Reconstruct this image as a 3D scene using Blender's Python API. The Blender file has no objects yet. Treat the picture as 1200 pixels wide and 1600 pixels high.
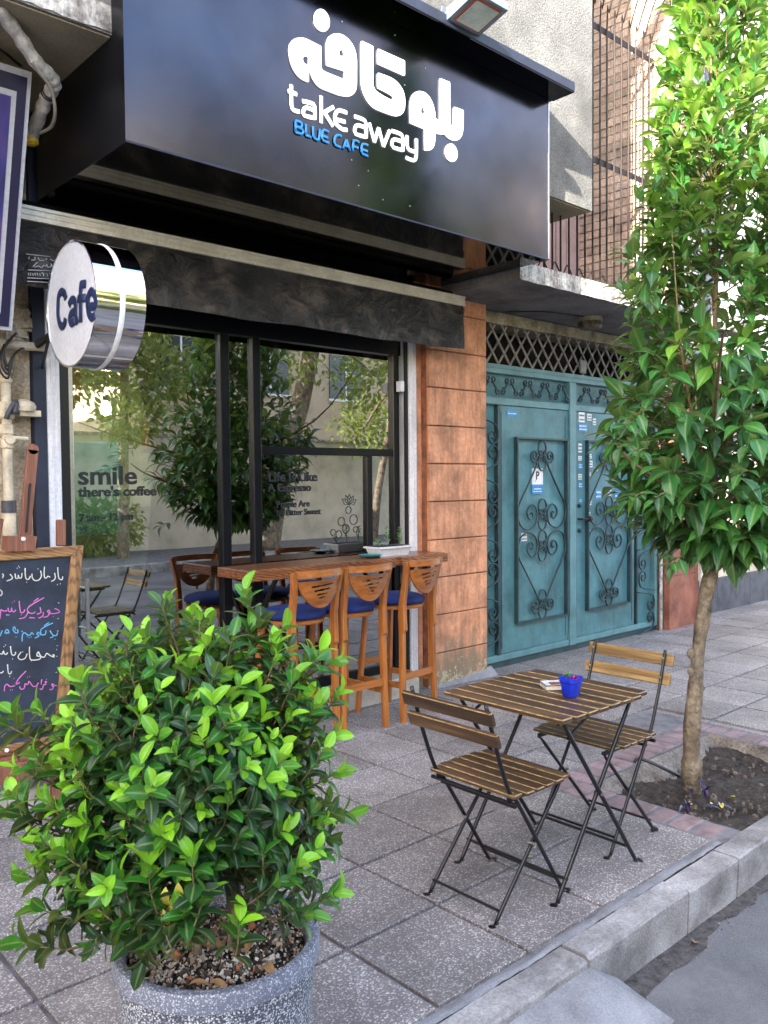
import bpy, bmesh, math, random
import numpy as np
from mathutils import Vector, Matrix
random.seed(11); rng = np.random.default_rng(5)
rad = math.radians
scene = bpy.context.scene
C = scene.collection

# ------------------------------------------------------------------ camera, world, sun, exposure
CAMH = 1.55; FPX = 1316.3; YAW, PITCH, ROLL = 0.74068, -0.037356, -0.008535
_fw = Vector((math.sin(YAW)*math.cos(PITCH), math.cos(YAW)*math.cos(PITCH), math.sin(PITCH)))
_r0 = Vector((math.cos(YAW), -math.sin(YAW), 0)); _u0 = _r0.cross(_fw)
_R = _r0*math.cos(ROLL)+_u0*math.sin(ROLL); _U = -_r0*math.sin(ROLL)+_u0*math.cos(ROLL)
cam_d = bpy.data.cameras.new('camera'); cam = bpy.data.objects.new('camera', cam_d); C.objects.link(cam)
M = Matrix((( _R.x, _U.x, -_fw.x, 0), (_R.y, _U.y, -_fw.y, 0), (_R.z, _U.z, -_fw.z, CAMH), (0, 0, 0, 1)))
cam.matrix_world = M
cam_d.sensor_fit = 'VERTICAL'; cam_d.sensor_height = 24; cam_d.lens = FPX*24/1600
cam_d.clip_start = 0.05; cam_d.clip_end = 600
scene.camera = cam

SUN = Vector((-0.86, -0.30, 0.34)).normalized()
world = bpy.data.worlds.new("World"); scene.world = world; world.use_nodes = True
wn = world.node_tree.nodes; wl = world.node_tree.links
sky = wn.new('ShaderNodeTexSky'); sky.sky_type = 'NISHITA'; sky.sun_disc = False
sky.sun_elevation = math.asin(SUN.z); sky.sun_rotation = math.atan2(SUN.x, SUN.y)
sky.air_density = 1.0; sky.dust_density = 1.3; sky.ozone_density = 1.0
bg = wn['Background']; bg.inputs[1].default_value = 0.15
# soft warm clouds in the sky itself
tcd = wn.new('ShaderNodeTexCoord'); mpw = wn.new('ShaderNodeMapping'); mpw.inputs['Scale'].default_value = (1, 1, 2.2)
nzw = wn.new('ShaderNodeTexNoise'); nzw.inputs['Scale'].default_value = 2.3; nzw.inputs['Detail'].default_value = 6; nzw.inputs['Roughness'].default_value = .55
wl.new(tcd.outputs['Generated'], mpw.inputs[0]); wl.new(mpw.outputs[0], nzw.inputs['Vector'])
rpw = wn.new('ShaderNodeValToRGB'); rpw.color_ramp.elements[0].position = .46; rpw.color_ramp.elements[1].position = .68
wl.new(nzw.outputs['Fac'], rpw.inputs[0])
mxw = wn.new('ShaderNodeMix'); mxw.data_type = 'RGBA'; mxw.inputs[7].default_value = (3.6, 2.65, 1.95, 1)
wl.new(rpw.outputs[0], mxw.inputs[0]); wl.new(sky.outputs[0], mxw.inputs[6]); wl.new(mxw.outputs[2], bg.inputs[0])
sd = bpy.data.lights.new('sun', 'SUN'); sd.energy = 2.7; sd.angle = rad(0.5); sd.color = (1.0, 0.93, 0.82)
so = bpy.data.objects.new('sun', sd); C.objects.link(so); so.location = (30, 10, 30)
so.rotation_euler = (-SUN).to_track_quat('-Z', 'Y').to_euler()
vs = scene.view_settings; vs.view_transform = 'Standard'; vs.look = 'None'; vs.gamma = 1; vs.use_curve_mapping = False
vs.exposure = 3.45
scene.cycles.max_bounces = 8; scene.cycles.transparent_max_bounces = 12

# ------------------------------------------------------------------ measuring helpers: a direction from the viewpoint to a real plane
def ray(px, py):
    return _fw + _R*((px-600)/FPX) - _U*((py-800)/FPX)
O0 = Vector((0, 0, CAMH))
def atz(px, py, z=0):
    d = ray(px, py); return O0 + d*((z-CAMH)/d.z)
def aty(px, py, y):
    d = ray(px, py); return O0 + d*(y/d.y)
def atx(px, py, x):
    d = ray(px, py); return O0 + d*(x/d.x)

# ------------------------------------------------------------------ materials
def ramp(nt, fac, stops):
    r = nt.nodes.new('ShaderNodeValToRGB'); e = r.color_ramp.elements
    while len(e) < len(stops): e.new(0.5)
    for i, (p, c) in enumerate(stops):
        e[i].position = p; e[i].color = (*c, 1)
    nt.links.new(fac, r.inputs[0]); return r.outputs[0]
def base_mat(name):
    m = bpy.data.materials.new(name); m.use_nodes = True
    nt = m.node_tree; b = nt.nodes['Principled BSDF']; return m, nt, b
def coords(nt, kind='world', scale=(1, 1, 1)):
    mp = nt.nodes.new('ShaderNodeMapping'); mp.inputs['Scale'].default_value = scale
    if kind == 'world':
        g = nt.nodes.new('ShaderNodeNewGeometry'); nt.links.new(g.outputs['Position'], mp.inputs[0])
    else:
        g = nt.nodes.new('ShaderNodeTexCoord'); oi = nt.nodes.new('ShaderNodeObjectInfo')
        mu = nt.nodes.new('ShaderNodeMath'); mu.operation = 'MULTIPLY'; mu.inputs[1].default_value = 37.0
        nt.links.new(oi.outputs['Random'], mu.inputs[0])
        cb = nt.nodes.new('ShaderNodeCombineXYZ')
        for k in range(3): nt.links.new(mu.outputs[0], cb.inputs[k])
        nt.links.new(g.outputs['Object'], mp.inputs[0]); nt.links.new(cb.outputs[0], mp.inputs['Location'])
    return mp.outputs[0]
def noise(nt, vec, scale, detail=5, rough=0.6, dist=0):
    n = nt.nodes.new('ShaderNodeTexNoise'); n.inputs['Scale'].default_value = scale
    n.inputs['Detail'].default_value = detail; n.inputs['Roughness'].default_value = rough
    n.inputs['Distortion'].default_value = dist
    nt.links.new(vec, n.inputs['Vector']); return n.outputs['Fac']
def voro(nt, vec, scale, out='Color', feature='F1'):
    n = nt.nodes.new('ShaderNodeTexVoronoi'); n.feature = feature; n.inputs['Scale'].default_value = scale
    nt.links.new(vec, n.inputs['Vector']); return n.outputs[out]
def mixc(nt, a, b, fac, mode='MIX'):
    n = nt.nodes.new('ShaderNodeMix'); n.data_type = 'RGBA'; n.blend_type = mode
    for sock, v in ((n.inputs[6], a), (n.inputs[7], b)):
        if isinstance(v, tuple): sock.default_value = (*v, 1)
        else: nt.links.new(v, sock)
    if isinstance(fac, (int, float)): n.inputs[0].default_value = fac
    else: nt.links.new(fac, n.inputs[0])
    return n.outputs[2]
def bump(nt, b, h, strength, dist=0.01):
    n = nt.nodes.new('ShaderNodeBump'); n.inputs['Strength'].default_value = strength; n.inputs['Distance'].default_value = dist
    nt.links.new(h, n.inputs['Height']); nt.links.new(n.outputs[0], b.inputs['Normal'])
def randtint(nt, col, amt):
    oi = nt.nodes.new('ShaderNodeObjectInfo')
    mr = nt.nodes.new('ShaderNodeMapRange'); mr.inputs[3].default_value = 1-amt; mr.inputs[4].default_value = 1+amt
    nt.links.new(oi.outputs['Random'], mr.inputs[0])
    cb = nt.nodes.new('ShaderNodeCombineColor')
    for k in range(3): nt.links.new(mr.outputs[0], cb.inputs[k])
    return mixc(nt, col, cb.outputs[0], 1.0, 'MULTIPLY')
def plain(name, col, rough=0.5, metal=0.0, var=0.12, scale=6.0, bscale=60, bstr=0.1, spec=0.5, kind='world', fine=0.1, tint=0, emit=None, coat=0, streak=None):
    m, nt, b = base_mat(name)
    v = coords(nt, kind)
    n1 = noise(nt, v, scale)
    dk = tuple(c*(1-2.2*var) for c in col); lt = tuple(min(1, c*(1+1.6*var)) for c in col)
    c = ramp(nt, n1, [(0.3, dk), (0.5, col), (0.72, lt)])
    n2 = noise(nt, v, bscale, 3)
    if fine:
        c = mixc(nt, c, ramp(nt, n2, [(0.3, (1-fine*2,)*3), (0.7, (1+fine,)*3 if fine < .0 else (1, 1, 1))]), 1.0, 'MULTIPLY')
    if streak:
        sv = coords(nt, kind, (streak[0], streak[0], streak[1]))
        c = mixc(nt, c, ramp(nt, noise(nt, sv, 1.0, 6, .7), [(0.42, (1, 1, 1)), (0.7, streak[2])]), 1.0, 'MULTIPLY')
    if tint: c = randtint(nt, c, tint)
    nt.links.new(c, b.inputs['Base Color'])
    b.inputs['Roughness'].default_value = rough; b.inputs['Metallic'].default_value = metal
    b.inputs['Specular IOR Level'].default_value = spec
    if coat: b.inputs['Coat Weight'].default_value = coat; b.inputs['Coat Roughness'].default_value = 0.08
    if bstr: bump(nt, b, n2, bstr)
    if emit: b.inputs['Emission Color'].default_value = (*emit[0], 1); b.inputs['Emission Strength'].default_value = emit[1]
    return m
def wood(name, dark, mid, light, axis=0, rough=0.45, freq=1.0, coat=0.0, tint=0.15, ring=0.0):
    m, nt, b = base_mat(name)
    s = [28*freq]*3; s[axis] = 1.6*freq
    v = coords(nt, 'object', tuple(s))
    n1 = noise(nt, v, 1.0, 6, .65, 0.6)
    s2 = [110*freq]*3; s2[axis] = 3
    n2 = noise(nt, coords(nt, 'object', tuple(s2)), 1.0, 4, .6)
    c = ramp(nt, n1, [(0.28, dark), (0.5, mid), (0.75, light)])
    if ring:
        w = nt.nodes.new('ShaderNodeTexWave'); w.wave_type = 'RINGS'; w.rings_direction = 'Y' if axis == 0 else 'X'
        w.inputs['Scale'].default_value = 9; w.inputs['Distortion'].default_value = 7; w.inputs['Detail'].default_value = 2; w.inputs['Detail Scale'].default_value = 1.2
        s3 = [3.0]*3; s3[axis] = .7
        nt.links.new(coords(nt, 'object', tuple(s3)), w.inputs[0])
        c = mixc(nt, c, ramp(nt, w.outputs[1], [(0.0, (1-ring,)*3), (0.5, (1, 1, 1))]), 1.0, 'MULTIPLY')
    c = mixc(nt, c, ramp(nt, n2, [(0.35, (.55, .5, .45)), (0.6, (1, 1, 1))]), 0.8, 'MULTIPLY')
    c = randtint(nt, c, tint)
    nt.links.new(c, b.inputs['Base Color']); b.inputs['Roughness'].default_value = rough
    if coat: b.inputs['Coat Weight'].default_value = coat; b.inputs['Coat Roughness'].default_value = .15
    bump(nt, b, n2, 0.25, .004)
    return m
def speckle(name, base, chips, scale, rough=0.6, dirt=0.25, tint=0.12, bstr=.15):
    m, nt, b = base_mat(name)
    v = coords(nt, 'world')
    vc = voro(nt, v, scale)
    sp = nt.nodes.new('ShaderNodeSeparateColor'); nt.links.new(vc, sp.inputs[0])
    c = ramp(nt, sp.outputs[0], [(0.0, base)]+chips)
    d = voro(nt, v, scale, 'Distance')
    c = mixc(nt, c, base, ramp(nt, d, [(0.42, (0, 0, 0)), (0.62, (1, 1, 1))]))
    nz = noise(nt, v, 1.7, 7, .7)
    c = mixc(nt, c, ramp(nt, nz, [(0.3, (1-dirt*1.5,)*3), (0.65, (1, 1, 1))]), 1.0, 'MULTIPLY')
    if tint: c = randtint(nt, c, tint)
    nt.links.new(c, b.inputs['Base Color']); b.inputs['Roughness'].default_value = rough
    bump(nt, b, sp.outputs[0], bstr, .003)
    return m
MT = {}
MT['paver'] = speckle('terrazzo paver', (.175, .16, .16), [(.35, (.215, .20, .20)), (.60, (.31, .30, .30)), (.8, (.42, .41, .41)), (.96, (.60, .60, .60))], 150, .6, .36, .16)
MT['joint'] = plain('grey joint mortar', (.155, .155, .17), .9, var=.25, scale=9, bscale=120, bstr=.4)
MT['kerb'] = plain('kerb concrete', (.35, .35, .355), .85, var=.26, scale=4, bscale=110, bstr=.4, fine=.2, tint=.12, streak=(5, 5, (.62, .6, .58)))
MT['asphalt'] = plain('asphalt', (.13, .135, .15), .8, var=.3, scale=1.6, bscale=210, bstr=.5, fine=.25)
MT['ramp'] = plain('poured concrete', (.25, .26, .285), .85, var=.2, scale=5, bscale=180, bstr=.4, fine=.2)
MT['edge_brick'] = plain('mauve edging brick', (.27, .195, .205), .85, var=.2, scale=9, bscale=140, bstr=.3, fine=.18, tint=.15)
MT['soil'] = plain('dark soil', (.055, .043, .034), .95, var=.45, scale=24, bscale=90, bstr=1.0, fine=.4)
MT['pit_wall'] = plain('rough pit concrete', (.24, .215, .19), .95, var=.3, scale=6, bscale=70, bstr=.7, fine=.3)
MT['stucco'] = plain('grey stucco', (.25, .245, .23), .95, var=.22, scale=1.6, bscale=95, bstr=1.0, fine=.3)
MT['soffit'] = plain('beige soffit plaster', (.34, .29, .19), .95, var=.1, scale=3, bscale=120, bstr=.4, fine=.15)
MT['plaster'] = plain('stained cream plaster', (.60, .50, .36), .95, var=.25, scale=4.5, bscale=75, bstr=.6, fine=.28, streak=(7, 4, (.6, .48, .36)))
MT['terracotta'] = plain('terracotta cladding', (.66, .32, .175), .8, var=.2, scale=5, bscale=45, bstr=.12, fine=.12, tint=.09, streak=(22, 2.5, (.62, .55, .52)))
def terracotta_stained():
    m = MT['terracotta']; nt = m.node_tree; b = nt.nodes['Principled BSDF']
    src = b.inputs['Base Color'].links[0].from_socket
    g = nt.nodes.new('ShaderNodeNewGeometry'); s = nt.nodes.new('ShaderNodeSeparateXYZ'); nt.links.new(g.outputs['Position'], s.inputs[0])
    nz = noise(nt, coords(nt, 'world', (1, 1, .7)), 6, 6, .7)
    ad = nt.nodes.new('ShaderNodeMath'); ad.operation = 'MULTIPLY_ADD'; ad.inputs[1].default_value = 1.3; nt.links.new(nz, ad.inputs[0])
    mu = nt.nodes.new('ShaderNodeMath'); mu.operation = 'MULTIPLY'; mu.inputs[1].default_value = -1.1; nt.links.new(s.outputs[2], mu.inputs[0])
    nt.links.new(mu.outputs[0], ad.inputs[2])
    f = ramp(nt, ad.outputs[0], [(0.22, (0, 0, 0)), (0.46, (.75, .75, .75)), (.62, (.9, .9, .9))])
    c = mixc(nt, src, (.20, .165, .11), f)
    g2 = nt.nodes.new('ShaderNodeMath'); g2.operation = 'MULTIPLY_ADD'; g2.inputs[1].default_value = 1.5
    nt.links.new(noise(nt, coords(nt, 'world'), 16, 6, .75), g2.inputs[0]); nt.links.new(mu.outputs[0], g2.inputs[2])
    f2 = ramp(nt, g2.outputs[0], [(0.66, (0, 0, 0)), (0.74, (1, 1, 1))])
    c = mixc(nt, c, (.42, .40, .26), f2)
    nt.links.new(c, b.inputs['Base Color'])
terracotta_stained()
MT['reveal'] = plain('brown painted reveal', (.30, .11, .055), .8, var=.3, scale=9, bscale=60, bstr=.2, streak=(30, 3, (.6, .55, .5)))
MT['black_gloss'] = None
def glossy_black():
    m, nt, b = base_mat('gloss black composite panel')
    v = coords(nt, 'world')
    c = ramp(nt, noise(nt, v, 2.5, 4), [(0.3, (.045, .047, .062)), (.7, (.07, .072, .088))])
    nt.links.new(c, b.inputs['Base Color']); b.inputs['Metallic'].default_value = 1.0
    nt.links.new(ramp(nt, noise(nt, v, 3, 4), [(0.3, (.13,)*3), (.7, (.24,)*3)]), b.inputs['Roughness'])
    bump(nt, b, noise(nt, v, 1.1, 2), .12, .02)
    return m
MT['black_gloss'] = glossy_black()
MT['under_gloss'] = plain('black gloss underside', (.018, .018, .021), .05, metal=1.0, var=.05, bstr=0, fine=0)
MT['letter_white'] = plain('white acrylic letter', (.86, .88, .9), .35, var=.03, bstr=0, fine=0, emit=((1, 1, 1), .12))  # faint emission added to brighten the letters, which are no lamps
MT['letter_blue'] = plain('blue acrylic letter', (.02, .24, .62), .35, var=.05, bstr=0, fine=0)
MT['alu'] = plain('cream aluminium rail', (.74, .72, .64), .4, metal=.15, var=.08, scale=8, streak=(2, 6, (.8, .78, .74)))
def tarp():
    m, nt, b = base_mat('crinkled black awning cloth')
    v = coords(nt, 'world', (1, 1, 1.3))
    n = noise(nt, v, 6, 7, .6, .5)
    c = ramp(nt, n, [(0.38, (.005, .0045, .005)), (.52, (.013, .011, .01)), (.68, (.075, .06, .05))])  # crinkle highlights painted in as lighter brown on the black cloth
    nt.links.new(c, b.inputs['Base Color']); b.inputs['Roughness'].default_value = .38; b.inputs['Specular IOR Level'].default_value = .32
    bump(nt, b, n, 1.0, .05)
    return m
MT['tarp'] = tarp()
MT['black_metal'] = plain('black painted metal', (.005, .005, .007), .36, var=.2, bscale=150, bstr=.08, fine=.05)
MT['frame_black'] = plain('black window profile', (.004, .0045, .007), .3, var=.1, bstr=0, spec=.3)
MT['navy'] = plain('navy painted strip', (.016, .022, .045), .6, var=.2, scale=5, streak=(20, 3, (.7, .7, .7)))
MT['white_paint'] = plain('white painted guide rail', (.80, .80, .82), .45, var=.06, scale=4, streak=(26, 2, (.86, .86, .88)))
MT['grey_wall'] = plain('pale grey reveal wall', (.42, .43, .43), .9, var=.12, scale=4)
MT['silver'] = plain('brushed aluminium', (.62, .62, .62), .28, metal=1.0, var=.05, streak=(90, 2, (.8, .8, .8)))
MT['chrome'] = plain('polished steel', (.82, .83, .85), .05, metal=1.0, var=.02, bscale=4, bstr=.05, fine=0)
MT['stone'] = plain('pale travertine sill', (.52, .48, .42), .6, var=.15, scale=6, streak=(3, 30, (.8, .76, .7)))
MT['counter_wood'] = wood('burnt pine counter', (.10, .03, .012), (.27, .095, .032), (.42, .18, .06), 0, .35, .8, .3, .05, ring=.75)
MT['stool_wood_z'] = wood('lacquered beech', (.24, .075, .015), (.39, .135, .026), (.49, .185, .042), 2, .28, .5, .4, .06)
MT['stool_wood_x'] = wood('lacquered beech rail', (.23, .07, .014), (.37, .125, .024), (.47, .175, .04), 0, .28, .5, .4, .06)
MT['blue_fabric'] = plain('royal blue cushion cloth', (.003, .020, .15), .85, var=.22, scale=14, bscale=260, bstr=.4, fine=.2)
MT['slat_y'] = wood('oiled acacia slat', (.022, .012, .006), (.060, .031, .014), (.125, .075, .032), 1, .5, 1.1, .1, .25)
MT['slat_edge'] = plain('worn golden slat edge', (.28, .19, .08), .5, var=.3, scale=30)
MT['slat_gold'] = wood('golden acacia slat', (.11, .06, .02), (.25, .155, .055), (.38, .26, .10), 1, .45, 1.1, .1, .15)
MT['easel_wood'] = wood('reddish easel wood', (.13, .05, .028), (.24, .095, .055), (.33, .15, .09), 2, .6, 1, 0, .1)
MT['frame_wood_x'] = wood('rustic pine frame', (.14, .06, .02), (.33, .17, .065), (.50, .29, .12), 0, .55, .7, .1, .1, ring=.5)
MT['frame_wood_z'] = wood('rustic pine frame side', (.14, .06, .02), (.33, .17, .065), (.50, .29, .12), 2, .55, .7, .1, .1, ring=.5)
MT['chalkboard'] = plain('chalkboard', (.022, .032, .055), .75, var=.3, scale=5, bscale=90, fine=.1)
for nm, cc in (('chalk_white', (.82, .82, .72)), ('chalk_pink', (.80, .22, .62)), ('chalk_blue', (.18, .55, .85))):
    MT[nm] = plain(nm.replace('_', ' '), cc, .95, var=.1, bscale=400, fine=.25, bstr=.2)
MT['gate_teal'] = plain('teal gate paint', (.080, .225, .255), .5, var=.16, scale=3.5, bscale=90, bstr=.12, fine=.1, streak=(16, 2.2, (.74, .74, .74)))
MT['gate_light'] = plain('teal gate frame paint', (.11, .25, .275), .5, var=.14, scale=5, bscale=90, bstr=.12, fine=.1)
MT['gate_iron'] = plain('dark teal wrought iron', (.022, .055, .065), .45, var=.2, scale=9, bscale=120, bstr=.2)
MT['lattice'] = plain('grey lattice bar', (.25, .24, .23), .6, var=.2, scale=9)
MT['dark_void'] = plain('dark passage wall', (.02, .016, .014), .9, var=.3, scale=3)
MT['beam'] = plain('dirty cream beam', (.42, .38, .25), .9, var=.3, scale=5, fine=.25)
MT['slab'] = plain('grey slab underside', (.16, .155, .155), .95, var=.3, scale=2.2, bscale=60, fine=.2)
MT['slab_edge'] = plain('peeling whitewash', (.70, .68, .63), .9, var=.3, scale=8, bscale=50, bstr=.6, fine=.3, streak=(24, 4, (.35, .29, .24)))
MT['rust_bar'] = plain('brown iron bar', (.018, .009, .007), .6, var=.25, scale=12)
MT['brick'] = plain('pink cream brick', (.74, .56, .44), .9, var=.2, scale=5, bscale=60, bstr=.4, fine=.2, tint=.15)
MT['mortar'] = plain('dark brick mortar', (.05, .032, .026), .95, var=.2)  # one dark colour for the brick joints
MT['siding'] = plain('white wall panel', (.86, .86, .84), .8, var=.04, scale=2, bstr=.1)
MT['siding_gap'] = plain('groove backing', (.02, .02, .022), .9)
MT['cream_wall'] = plain('cream render', (.66, .58, .46), .9, var=.14, scale=3, bscale=70, bstr=.4, streak=(8, 2, (.82, .78, .72)))
MT['dark_plinth'] = plain('dark grey plinth stone', (.075, .08, .105), .6, var=.3, scale=5, streak=(14, 3, (.6, .6, .6)))
MT['red_plaster'] = plain('red brown plaster', (.36, .145, .10), .9, var=.22, scale=3.2, bscale=60, fine=.15, streak=(6, 3, (.7, .62, .55)))
MT['dark_reveal'] = plain('weathered dark reveal', (.12, .06, .045), .9, var=.35, scale=7, fine=.25)
MT['pink_curtain'] = plain('dusty pink blind', (.40, .28, .26), .9, var=.08)
MT['corrugated'] = plain('black corrugated sheet', (.035, .035, .038), .6, var=.2)
MT['grey_pole'] = plain('grey blue pole paint', (.16, .20, .25), .5, var=.12)
MT['lamp_glass'] = plain('dull lamp glass', (.45, .48, .46), .15, var=.1, bstr=0)
MT['orange_rim'] = plain('rusty red rim', (.35, .07, .03), .6)
MT['dirty_lamp'] = plain('grimy lamp cover', (.12, .10, .07), .6, var=.4, scale=20)
MT['purple'] = None
def purple_banner():
    m, nt, b = base_mat('violet printed banner')
    v = coords(nt, 'world', (3, 1, 1.2))
    c = ramp(nt, noise(nt, v, 1.2, 3), [(0.35, (.012, .008, .04)), (.52, (.035, .028, .15)), (.68, (.14, .06, .15))])
    nt.links.new(c, b.inputs['Base Color']); b.inputs['Roughness'].default_value = .35
    return m
MT['purple'] = purple_banner()
MT['purple_dark'] = plain('dark violet banner border', (.010, .008, .04), .4, var=.15)
MT['banner_white'] = plain('pale banner line', (.42, .42, .45), .5, var=.08)
MT['insulation'] = plain('white wrapped insulation', (.60, .58, .55), .7, var=.2, scale=14, bscale=50, bstr=.5, streak=(30, 30, (.7, .66, .62)))
MT['yellow_tape'] = plain('yellow tape', (.75, .50, .03), .5)
MT['cable'] = plain('dark cable', (.02, .018, .018), .5)
MT['cable_pale'] = plain('pale cable', (.42, .40, .33), .6)
MT['cream_pipe'] = plain('cream painted pipe', (.60, .52, .38), .5, var=.18, scale=12)
MT['pipe_tape'] = plain('grey black tape band', (.06, .062, .075), .5)
MT['planter'] = speckle('grey terrazzo planter', (.055, .062, .085), [(.25, (.12, .14, .19)), (.42, (.31, .35, .43)), (.6, (.52, .56, .64)), (.85, (.78, .80, .84))], 230, .55, .15, 0, .2)
MT['planter_rim'] = speckle('smooth grey planter rim', (.12, .135, .185), [(.4, (.18, .20, .26)), (.7, (.30, .33, .40)), (.93, (.52, .55, .62))], 260, .5, .15, 0, .1)
MT['bark'] = plain('pale knobbly bark', (.27, .22, .155), .95, var=.3, scale=9, bscale=35, bstr=1.0, fine=.3, streak=(14, 2.2, (.5, .45, .4)))
MT['twig'] = plain('brown green twig', (.16, .12, .05), .8, var=.2, scale=20)
MT['twig_green'] = plain('green shoot stem', (.13, .20, .05), .7, var=.2, scale=20)
MT['blue_pot'] = plain('glossy cobalt pot', (.008, .03, .50), .22, var=.08, scale=20, coat=.5)
MT['teal_dish'] = plain('teal dish', (.04, .25, .28), .3)
MT['trough'] = plain('white plastic trough', (.72, .73, .74), .4, var=.04)
MT['paper'] = plain('paper pages', (.66, .60, .48), .8, streak=(3, 300, (.8, .8, .8)))
MT['cover_blue'] = plain('navy book cover', (.02, .03, .10), .35)
MT['cover_brown'] = plain('brown cover picture', (.20, .07, .04), .4, var=.3, scale=40)
MT['cover_print'] = None
def cover_print():
    m, nt, b = base_mat('speckled cover print')
    c = voro(nt, coords(nt, 'world'), 90)
    c = mixc(nt, c, (.6, .7, .72), .55)
    nt.links.new(c, b.inputs['Base Color']); b.inputs['Roughness'].default_value = .35
    return m
MT['cover_print'] = cover_print()
MT['flower_red'] = plain('crimson petals', (.55, .015, .06), .6)
MT['purple_leaf'] = plain('deep purple leaf', (.02, .008, .055), .45, var=.3, scale=30)
MT['yellow_leaf'] = plain('fallen yellow leaf', (.55, .50, .08), .6)
MT['brown_leaf'] = plain('dry brown leaf', (.36, .20, .09), .7)
MT['room_wall'] = plain('olive cream room wall', (.40, .40, .27), .9, var=.06)
MT['room_dark'] = plain('dark room panel', (.035, .035, .03), .7)
MT['room_ceiling'] = plain('room ceiling', (.42, .46, .36), .9)
MT['room_floor'] = plain('dark room floor', (.05, .045, .045), .4)
MT['panel_light'] = plain('lit ceiling panel', (.8, .9, .7), .5, emit=((.8, 1, .72), 5.0))
MT['bulb'] = plain('glowing bulb', (1, .8, .5), .5, emit=((1, .62, .2), 22))
MT['amber'] = plain('yellow board', (.62, .34, .02), .6)
MT['teal_cloth'] = plain('teal cloth', (.03, .20, .23), .8)
MT['red_sign'] = plain('red banner', (.50, .07, .05), .6)
MT['sand'] = plain('sand letter', (.60, .42, .25), .6)
MT['vinyl_dark'] = plain('dark vinyl letter', (.010, .010, .012), .5)
MT['white_card'] = plain('white card', (.80, .80, .80), .5, var=.03)
MT['card_blue'] = plain('blue sticker', (.03, .26, .55), .45, var=.2, scale=40)
MT['print_black'] = plain('black print', (.02, .02, .025), .5)
MT['tag_grey'] = plain('grey printed tag text', (.30, .30, .32), .6)
MT['opp_render'] = plain('tan render', (.50, .40, .28), .9, var=.12, scale=1)
MT['opp_wall'] = plain('cream garden wall', (.66, .60, .48), .9, var=.12, scale=2)
MT['opp_window'] = plain('dark far window', (.03, .035, .04), .2)
MT['drum_face'] = plain('white drum sign face', (.66, .70, .78), .3, var=.03, bstr=0, coat=.6)
MT['navy_letter'] = plain('navy letter', (.012, .025, .085), .35, bstr=0)
MT['pebble'] = plain('bark and pebble chips', (.17, .14, .115), .85, var=.4, scale=60, tint=.4)
def pebbles():
    m, nt, b = base_mat('mixed chip mulch')
    at = nt.nodes.new('ShaderNodeAttribute'); at.attribute_name = 'tint'
    nt.links.new(at.outputs['Color'], b.inputs['Base Color']); b.inputs['Roughness'].default_value = .85
    return m
MT['mulch'] = pebbles()
def glass_mat():
    m, nt, b = base_mat('window glass')
    nt.nodes.remove(b); out = nt.nodes['Material Output']
    t = nt.nodes.new('ShaderNodeBsdfTransparent'); t.inputs[0].default_value = (.66, .70, .64, 1)
    g = nt.nodes.new('ShaderNodeBsdfGlossy'); g.inputs['Roughness'].default_value = 0.0; g.inputs[0].default_value = (.95, .97, 1, 1)
    lw = nt.nodes.new('ShaderNodeFresnel'); lw.inputs[0].default_value = 2.2
    mr = nt.nodes.new('ShaderNodeMapRange'); mr.inputs[1].default_value = 0; mr.inputs[2].default_value = 1; mr.inputs[3].default_value = .25; mr.inputs[4].default_value = 1
    nt.links.new(lw.outputs[0], mr.inputs[0])
    mx = nt.nodes.new('ShaderNodeMixShader'); nt.links.new(mr.outputs[0], mx.inputs[0])
    nt.links.new(t.outputs[0], mx.inputs[1]); nt.links.new(g.outputs[0], mx.inputs[2]); nt.links.new(mx.outputs[0], out.inputs[0])
    v = coords(nt, 'world'); bp = nt.nodes.new('ShaderNodeBump'); bp.inputs['Strength'].default_value = .03; bp.inputs['Distance'].default_value = .02
    nt.links.new(noise(nt, v, 1.4, 1), bp.inputs['Height']); nt.links.new(bp.outputs[0], g.inputs['Normal'])
    return m
MT['glass'] = glass_mat()
def leaf_mat(name, stops, rough, transl, coat=0):
    m, nt, b = base_mat(name); out = nt.nodes['Material Output']
    at = nt.nodes.new('ShaderNodeAttribute'); at.attribute_name = 'tint'
    sp = nt.nodes.new('ShaderNodeSeparateColor'); nt.links.new(at.outputs['Color'], sp.inputs[0])
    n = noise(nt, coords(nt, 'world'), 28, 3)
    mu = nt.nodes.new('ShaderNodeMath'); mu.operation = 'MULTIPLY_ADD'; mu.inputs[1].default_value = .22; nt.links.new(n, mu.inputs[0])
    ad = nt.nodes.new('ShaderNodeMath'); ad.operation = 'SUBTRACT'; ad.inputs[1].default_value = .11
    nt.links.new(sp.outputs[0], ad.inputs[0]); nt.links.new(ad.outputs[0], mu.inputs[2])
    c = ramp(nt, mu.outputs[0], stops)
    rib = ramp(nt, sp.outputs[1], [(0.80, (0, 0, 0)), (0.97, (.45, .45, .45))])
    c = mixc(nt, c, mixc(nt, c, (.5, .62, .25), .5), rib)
    nt.links.new(c, b.inputs['Base Color']); b.inputs['Roughness'].default_value = rough
    if coat: b.inputs['Coat Weight'].default_value = coat; b.inputs['Coat Roughness'].default_value = .12
    b.inputs['Specular IOR Level'].default_value = .38
    tr = nt.nodes.new('ShaderNodeBsdfTranslucent')
    nt.links.new(mixc(nt, c, (.9, 1.0, .25), .45), tr.inputs[0])
    mx = nt.nodes.new('ShaderNodeMixShader'); mx.inputs[0].default_value = transl
    nt.links.new(b.outputs[0], mx.inputs[1]); nt.links.new(tr.outputs[0], mx.inputs[2]); nt.links.new(mx.outputs[0], out.inputs[0])
    return m
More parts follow.
